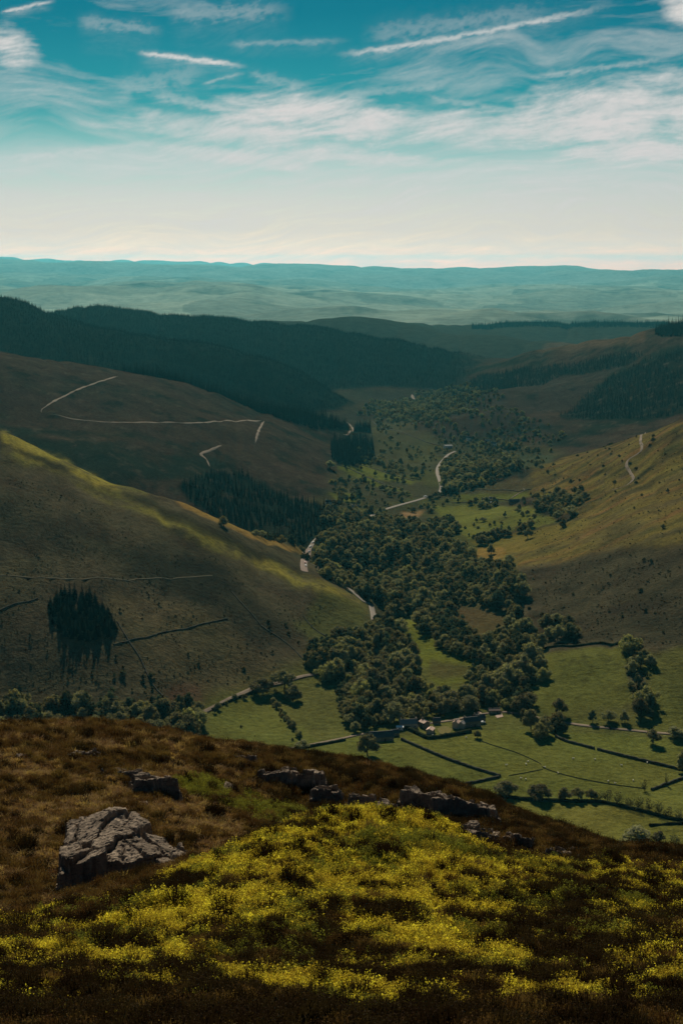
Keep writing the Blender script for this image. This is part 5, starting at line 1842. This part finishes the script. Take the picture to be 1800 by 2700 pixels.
def crag(label, px, py, wp, hp, D, sv=-.08, su=0.0, yaw=0.0, cell=.7, taper=.3, shear=0.0, rmin=60, seed=1, name='rock_outcrop'):
    """a jointed outcrop: its face stands at the pixel, wp wide and hp high in pixels, and it runs D metres back"""
    p = near(px, py, rmin)
    mpp = p.length / FPX
    W, H = (wp * mpp, hp * mpp * 1.05) if wp > 200 else (wp * mpp * 1.2, hp * mpp * .85)
    rg = np.random.default_rng(seed)
    st = max(W / 100, .045)
    U, V = np.meshgrid(np.arange(-W / 2 - .5, W / 2 + .5, st), np.arange(-.6, D + .6, st), indexing='ij')
    m = min(W, D)
    Uw = U + fbm(U / 1.1 + seed, V / 1.1, 301, 4, .6) * .34 + shear * V
    Vw = V + fbm(U / .9 + seed, V / .9 + 7, 302, 4, .6) * .40
    Wv = W / 2 * (1 - taper * np.clip(V / D, 0, 1)**1.3)
    d = np.minimum(np.minimum(Wv - np.abs(Uw), Vw * 1.2), (D - Vw) * .9)
    # joints
    cu, cv = cell, cell * 1.35
    gu, gv = np.meshgrid(np.arange(-W / 2 - 1, W / 2 + 1 + cu, cu), np.arange(-1, D + 1 + cv, cv), indexing='ij')
    cx = (gu + rg.uniform(-.42, .42, gu.shape) * cu).ravel()
    cy = (gv + rg.uniform(-.42, .42, gv.shape) * cv).ravel()
    d1 = np.full(U.shape, 1e9)
    d2 = np.full(U.shape, 1e9)
    I1 = np.zeros(U.shape, int)
    Ux = U + fbm(U / .5, V / .5, 303, 3) * .16
    Vx = (V + fbm(U / .5 + 4, V / .5, 304, 3) * .16)
    for k in range(len(cx)):
        q = np.hypot(Ux - cx[k], (Vx - cy[k]) * .75)
        nb = q < d1
        d2 = np.where(nb, d1, np.minimum(d2, q))
        I1 = np.where(nb, k, I1)
        d1 = np.where(nb, q, d1)
    off = rg.normal(0, .075 if wp > 200 else .08, len(cx)) * H
    ta, tb = rg.normal(0, .16, len(cx)), rg.normal(-.05, .16, len(cx))
    lo = rg.uniform(0, 1, len(cx)) < (.12 if wp > 200 else .16)
    off = off - lo * H * .45
    top = H + su * U + sv * V + off[I1] + ta[I1] * (U - cx[I1]) + tb[I1] * (V - cy[I1])
    top -= sstep(d2 - d1, .10, .0) * .16 * H
    if wp > 200:
        top -= np.maximum(-(U + .9), 0) * .42
    top += fbm(U / .35, V / .22, 305, 5, .7) * .13 + fbm(U / 1.4, V / .7, 306, 3) * .13 * H
    fw = .22 * H + .10 if wp > 200 else .42 * H + .15
    q = np.clip(d / fw + fbm(U / .4, V / .4, 307, 3) * .35, 0, 1)
    S = (np.floor(q * 2.999) + sstep(q * 2.999 - np.floor(q * 2.999), .15, .75)) / 3
    S = np.where(q >= 1, 1.0, S)
    wx_, wy_ = math.sin(math.atan2(p.x, p.y) + R(yaw)), math.cos(math.atan2(p.x, p.y) + R(yaw))
    X = p.x + U * wy_ + V * wx_
    Y = p.y - U * wx_ + V * wy_
    G = NEAR.h(X, Y)
    base = np.minimum(G - .5, p.z - .3)
    Z = base + (p.z + top - base) * S
    vis = Z > G - .45
    n_, m_ = U.shape
    idx = np.arange(n_ * m_).reshape(n_, m_)
    Fq = np.stack([idx[:-1, :-1], idx[1:, :-1], idx[1:, 1:], idx[:-1, 1:]], 2).reshape(-1, 4)
    ok = vis.ravel()[Fq].any(1)
    Fq = Fq[ok]
    own = I1.ravel()[Fq[:, 0]]
    P3 = np.stack([X - p.x, Y - p.y, Z - p.z], 2).reshape(-1, 3)
    root = link(name, None, None, p)
    tag(root, label, 'rock')
    small = []
    for k in np.unique(own):
        f = Fq[own == k]
        if len(f) < 60:
            small.append(f)
            continue
        u_, inv = np.unique(f, return_inverse=True)
        link('block', mesh_np('rock_block', P3[u_], inv.reshape(-1, 4), [M_ROCK], smooth=False), root)
    if small:
        f = np.concatenate(small)
        u_, inv = np.unique(f, return_inverse=True)
        link('ledge', mesh_np('rock_ledge', P3[u_], inv.reshape(-1, 4), [M_ROCK], smooth=False), root)


crag('big fractured grey boulder outcrop with sunlit top and dark shadowed face', 348, 2344, 390, 58, 6.4, -.02, -.15, 2, 1.1, .5, .24, 55, 5)
crag('tall columnar crag of stacked blocks on the heather ridge', 955, 2168, 100, 76, 3.8, -.28, -.12, 0, .75, .1, 0, 85, 7)
crag('broken stepped crag next to the columnar one', 1026, 2180, 90, 52, 4.2, -.22, -.18, 0, .7, .1, 0, 85, 9)
crag('massive dark crag face under the ridge top', 1108, 2146, 120, 62, 4.4, -.26, -.08, 0, .9, .1, 0, 80, 11)
crag('long jagged crag stepping down the ridge end', 1216, 2170, 180, 60, 4.4, -.30, -.16, 6, .75, .1, 0, 78, 13)
crag('low shadowed crag below the jagged one', 1254, 2254, 124, 64, 4.4, -.30, -.2, 8, .75, .1, 0, 70, 15)
crag('small knuckle of rock under the massive crag', 1088, 2192, 40, 30, 1.8, -.3, 0, 0, .6, .1, 0, 80, 16)
crag('shadowy rock face among heather near the ridge top', 766, 2086, 180, 54, 4.6, -.28, .0, 0, .9, .1, 0, 95, 17)
crag('pale rocks perched on the ridge crest', 644, 2018, 74, 28, 2.6, -.3, -.1, 0, .6, .1, 0, 105, 19)
crag('grey slab bank half buried in heather', 418, 2104, 120, 50, 4.6, -.18, -.1, -6, 1.0, .3, .1, 85, 21)
crag('row of small pale rocks in the dry grass', 326, 2060, 120, 26, 2.8, -.24, -.1, 0, .6, .2, 0, 90, 23)
crag('low rocks near the crown of the brown hill', 212, 2012, 110, 24, 2.6, -.22, 0, 0, .6, .2, 0, 100, 25)
crag('weathered rock bluff beside the columnar crag', 862, 2128, 96, 50, 3.6, -.28, -.05, 0, .8, .1, 0, 90, 27)
crag('ragged rocks low on the shadowed ridge flank', 1362, 2246, 90, 40, 3.2, -.3, -.2, 6, .7, .1, 0, 74, 29)
crag('thin rib of rock at the tail of the ridge', 1490, 2284, 110, 30, 2.8, -.3, -.15, 6, .6, .1, 0, 70, 31)
outcrop('heap of loose grey stones above the bilberry mound', [(738, 2186, 22, 16), (756, 2192, 24, 18), (775, 2190, 20, 16), (800, 2194, 30, 24), (820, 2186, 24, 26), (748, 2176, 16, 12), (785, 2198, 18, 12)], rmin=62, name='stone_heap')
outcrop('pale scattered flakes of rock on the shadowed ridge flank', [(1465, 2258, 20, 22), (1488, 2268, 16, 20), (1510, 2262, 18, 24), (1524, 2276, 14, 16), (1500, 2240, 14, 12), (1545, 2272, 14, 10), (1478, 2236, 12, 10)], rmin=72)
for lab, b in [('single pale stone below the heathery hillside', (598, 2092, 26, 22)), ('flat pale stone on the brown hill crown', (300, 1966, 26, 12)), ('pale stone at the foot of the shadowed ridge', (1356, 2286, 28, 14)),
               ('pale stone peeping out of the bilberry mound', (1026, 2360, 24, 22)), ('small pale stone in the dry grass above the big boulder', (380, 2128, 30, 14)), ('little grey stone by the hill path', (60, 2000, 24, 12)),
               ('grey stone in heather below the ridge rocks', (1210, 2150, 20, 16)), ('low stone lying right of the big boulder', (545, 2290, 26, 12)), ('weathered stone on the slope left of the boulder', (130, 2210, 20, 14)),
               ('grey stone in the shadow below the crags', (1340, 2230, 22, 18)), ('small stone beside the buried slabs', (480, 2050, 20, 12))]:
    outcrop(lab.replace(' right of', ' beside').replace(' left of', ' before'), [b], name='boulder', single=True, depth=1.1, rmin=36 if b[0] == 1026 else 55)

# ------------------------------------------------------------------ heather, bilberry and dry grass
def tuft_leaf_material(name, c, tr, var, hue):
    return leaf_material(name, c, tr, var, 22.0, hue)


M_BIL = tuft_leaf_material('bilberry_leaves', (.47, .385, .052), .55, .46, .018)
M_BIL2 = tuft_leaf_material('bilberry_leaves_green', (.18, .18, .038), .5, .36, .018)
M_HEA = tuft_leaf_material('heather_stems', (.036, .024, .014), .22, .45, .02)
M_HEA2 = tuft_leaf_material('russet_heather_stems', (.105, .063, .030), .32, .5, .02)
M_GRA = tuft_leaf_material('dry_grass', (.27, .172, .082), .38, .45, .02)


def bilberry_mesh(seed, mat, w=.50, h=.29, n=400, leaf=.018):
    rg = np.random.default_rng(seed)
    ns = 40
    a = rg.uniform(0, 6.28, ns)
    rr = np.sqrt(rg.uniform(0, 1, ns)) * w * .5
    base = np.stack([np.cos(a) * rr, np.sin(a) * rr, np.zeros(ns)], 1)
    top = base * 1.25 + np.stack([rg.normal(0, .03, ns), rg.normal(0, .03, ns), h * (1 - .5 * (rr / (w * .5))**2) * rg.uniform(.6, 1.15, ns)], 1)
    k = rg.integers(0, ns, n)
    f = rg.uniform(.35, 1.05, n)[:, None]
    c = base[k] * (1 - f) + top[k] * f + rg.normal(0, .022, (n, 3))
    q = [quads(c, np.tile((0, 0, 1.0), (n, 1)), leaf, rg, .75, .8)]
    return mesh_mixed('bilberry', [], q, [mat])


def heather_mesh(seed, mat, w=.55, h=.30, n=230):
    rg = np.random.default_rng(seed)
    a = rg.uniform(0, 6.28, n)
    rr = np.sqrt(rg.uniform(0, 1, n)) * w * .5
    base = np.stack([np.cos(a) * rr * .6, np.sin(a) * rr * .6, np.full(n, -.03)], 1)
    hh = h * (1 - .55 * (rr / (w * .5))**2) * rg.uniform(.55, 1.2, n)
    top = np.stack([np.cos(a) * rr * 1.1, np.sin(a) * rr * 1.1, hh], 1) + rg.normal(0, .03, (n, 3))
    sd = np.stack([-np.sin(a + rg.normal(0, 1, n)), np.cos(a + rg.normal(0, 1, n)), np.zeros(n)], 1) * rg.uniform(.006, .013, n)[:, None]
    mid = base * .45 + top * .55
    V = np.stack([base, mid - sd, top, mid + sd], 1).reshape(-1, 3)
    q = [(V, np.arange(4 * n).reshape(n, 4))]
    c = top + rg.normal(0, .02, (n, 3)) - np.array((0, 0, .03))
    q.append(quads(c, np.tile((0, 0, 1.0), (n, 1)), .014, rg, 1, 1.2))
    return mesh_mixed('heather', [], q, [mat])


def grass_mesh(seed, mat, n=90, h=.34):
    rg = np.random.default_rng(seed)
    a = rg.uniform(0, 6.28, n)
    base = np.stack([rg.normal(0, .07, n), rg.normal(0, .07, n), np.full(n, -.02)], 1)
    L = h * rg.uniform(.5, 1.2, n)
    lean = rg.uniform(.2, 1.0, n)
    dirv = np.stack([np.cos(a) * lean, np.sin(a) * lean, np.ones(n)], 1)
    dirv /= np.linalg.norm(dirv, axis=1)[:, None]
    mid = base + dirv * L[:, None] * .6
    top = mid + (dirv * np.array((1.5, 1.5, .25))) * L[:, None] * .45
    sd = np.stack([-np.sin(a), np.cos(a), np.zeros(n)], 1) * .008
    V = np.stack([base - sd, base + sd, mid + sd, mid - sd], 1).reshape(-1, 3)
    V2 = np.stack([mid - sd, mid + sd, top, top], 1)[:, :3].reshape(-1, 3)
    return mesh_mixed('grass', [(V2, np.arange(3 * n).reshape(n, 3))], [(V, np.arange(4 * n).reshape(n, 4))], [mat])


C_BIL = source_collection('bilberry_source', [bilberry_mesh(1, M_BIL), bilberry_mesh(2, M_BIL, .55, .2), bilberry_mesh(3, M_BIL2), bilberry_mesh(4, M_BIL2, .5, .27)])
C_HEA = source_collection('heather_source', [heather_mesh(11, M_HEA), heather_mesh(12, M_HEA, .7, .34, 270), heather_mesh(13, M_HEA, .45, .38), heather_mesh(14, M_HEA2), heather_mesh(15, M_HEA2, .6, .3)])
C_GRA = source_collection('grass_source', [grass_mesh(21, M_GRA), grass_mesh(22, M_GRA, 70, .28)])


def ring(r0, r1, s, seed):
    rg = np.random.default_rng(seed)
    t0, t1 = R(-17.5), R(17.5)
    n = int(.5 * (t1 - t0) * (r1 * r1 - r0 * r0) / s**2)
    t, r = rg.uniform(t0, t1, n), np.sqrt(rg.uniform(r0 * r0, r1 * r1, n))
    return np.column_stack([np.sin(t) * r, np.cos(t) * r])


bands = [(17, 34, .19, .95), (34, 62, .25, 1.15), (62, 100, .36, 1.6), (100, 138, .44, 1.9)]
Q = np.concatenate([ring(a, b, s, 30 + i) for i, (a, b, s, _) in enumerate(bands)])
QS = np.concatenate([np.full(len(ring(a, b, s, 30 + i)), k) for i, (a, b, s, k) in enumerate(bands)])
Q = with_z(Q, NEAR)
qr = np.hypot(Q[:, 0], Q[:, 1])
qpx, qpy = to_pix(Q[:, 0], Q[:, 1], Q[:, 2])


def zone(P):
    return in_poly(qpx, qpy, P)


# where each plant grows (a patch is a place on the hill; noise breaks its edge)
mound = (qr < np.interp(qpx, [0, 330, 600, 760, 1000, 1130, 1250, 1400, 1600, 1800], [42, 46, 52, 57, 61, 60, 58, 61, 67, 71])) & (qr > 17)
f1 = fbm((Q[:, 0] - .3 * Q[:, 1]) / 4.4, (Q[:, 1] + .3 * Q[:, 0]) / 3.4, 401, 4, .6)
f2 = fbm(Q[:, 0] / .75, Q[:, 1] / .75, 402, 3, .6)
f3 = fbm(Q[:, 0] / 7.0, Q[:, 1] / 9.0, 403, 3)
thr = np.interp(qr, [17, 22.5, 25, 28, 34, 42, 56, 66, 74], [.46, .34, .08, -.08, -.12, -.17, -.30, -.06, .3])
thr = thr + sstep(qpx, 1100, 1600) * .20 * (qr > 26) - .10 * sstep(np.abs(qpx - 900), 450, 100) * (qr > 34)
bil = mound & (1.0 * f1 + .8 * f2 > thr)
g2 = zone([(450, 2060), (520, 2045), (620, 2090), (760, 2130), (860, 2170), (840, 2195), (700, 2185), (600, 2140), (500, 2110)]) & (qr > 62)
bil |= g2 & (f1 + .4 * f2 > -.25)
g3 = zone([(1230, 2290), (1330, 2260), (1400, 2285), (1250, 2340)])
slope = ~mound & (qpx < 720) & ~g2
gr = slope & (f3 * .5 + f1 * .6 + .6 * f2 > .0)
gr |= (~mound & ~slope & ~g2 & (f1 + .5 * f2 > .42))
gr |= mound & ~bil & (f2 - f3 > .75)
gz = zone([(480, 2170), (560, 2120), (700, 2250), (600, 2260), (540, 2280)]) & ~mound
gr |= gz & (f2 + f1 > -.3)
gr &= ~bil
hea = (~bil & ~gr) | (bil & (rng.uniform(0, 1, len(bil)) < .07))
for nm, sel, coll, cnt, lab, cat in [('bilberry_bushes', bil, C_BIL, 4, 'bright yellow-green bilberry carpeting the near mound', 'bilberry'), ('heather', hea, C_HEA, 3, 'dark brown heather covering the near hill', 'heather'), ('dry_grass', gr, C_GRA, 2, 'tan dry grass tussocks among the heather', 'grass')]:
    if nm == 'bilberry_bushes':
        sel = sel & (rng.uniform(0, 1, len(sel)) < .95)
    P = Q[sel]
    n = len(P)
    s = QS[sel] * rng.uniform(.7, 1.3, n)
    if nm == 'bilberry_bushes':
        green = (fbm(P[:, 0] / 5, P[:, 1] / 5, 407, 3) + rng.normal(0, .2, n) > .16) | g2[sel]
        idx = rng.integers(0, 2, n) + 2 * green
    elif nm == 'heather':
        rus = fbm(P[:, 0] / 2.2, P[:, 1] / 2.6, 409, 4, .6) + rng.normal(0, .15, n) > np.where(slope[sel], -.22, np.where(qr[sel] > 62, .0, .22))
        idx = np.where(rus, 3 + rng.integers(0, 2, n), rng.integers(0, 3, n))
    else:
        idx = rng.integers(0, cnt, n)
    # lean with the slope
    rot = np.stack([rng.normal(0, .15, n) - .25, rng.normal(0, .15, n), rng.uniform(0, 6.28, n) * (1 if nm != 'dry_grass' else 1)], 1)
    zs = s * rng.uniform(.8, 1.25, n)
    scatter(nm, P - np.array((0, 0, .03)), np.stack([s, s, zs], 1), rot, idx, coll, lab, cat)
    print(nm, n)
# ------------------------------------------------------------------ the air
m, t, out = new_mat('hazy_air')
pv = t.new('ShaderNodeVolumePrincipled')
pv.inputs['Color'].default_value = HAZE_COLOR
pv.inputs['Density'].default_value = HAZE_DENSITY
for k_ in ('Density Attribute', 'Color Attribute', 'Temperature Attribute'):
    pv.inputs[k_].default_value = ''
m.cycles.homogeneous_volume = True
pv.inputs['Anisotropy'].default_value = HAZE_G
t.l.new(pv.outputs[0], out.inputs['Volume'])
bm = bmesh.new()
bmesh.ops.create_cube(bm, size=1.0)
for v in bm.verts:
    v.co = Vector((v.co.x * 46000, 26400 + v.co.y * 53600, -140 + v.co.z * 660))
tag(link('haze', bm_mesh('haze', bm, [m])), 'thin teal haze lying in the air over the valley', 'haze', kind='stuff')
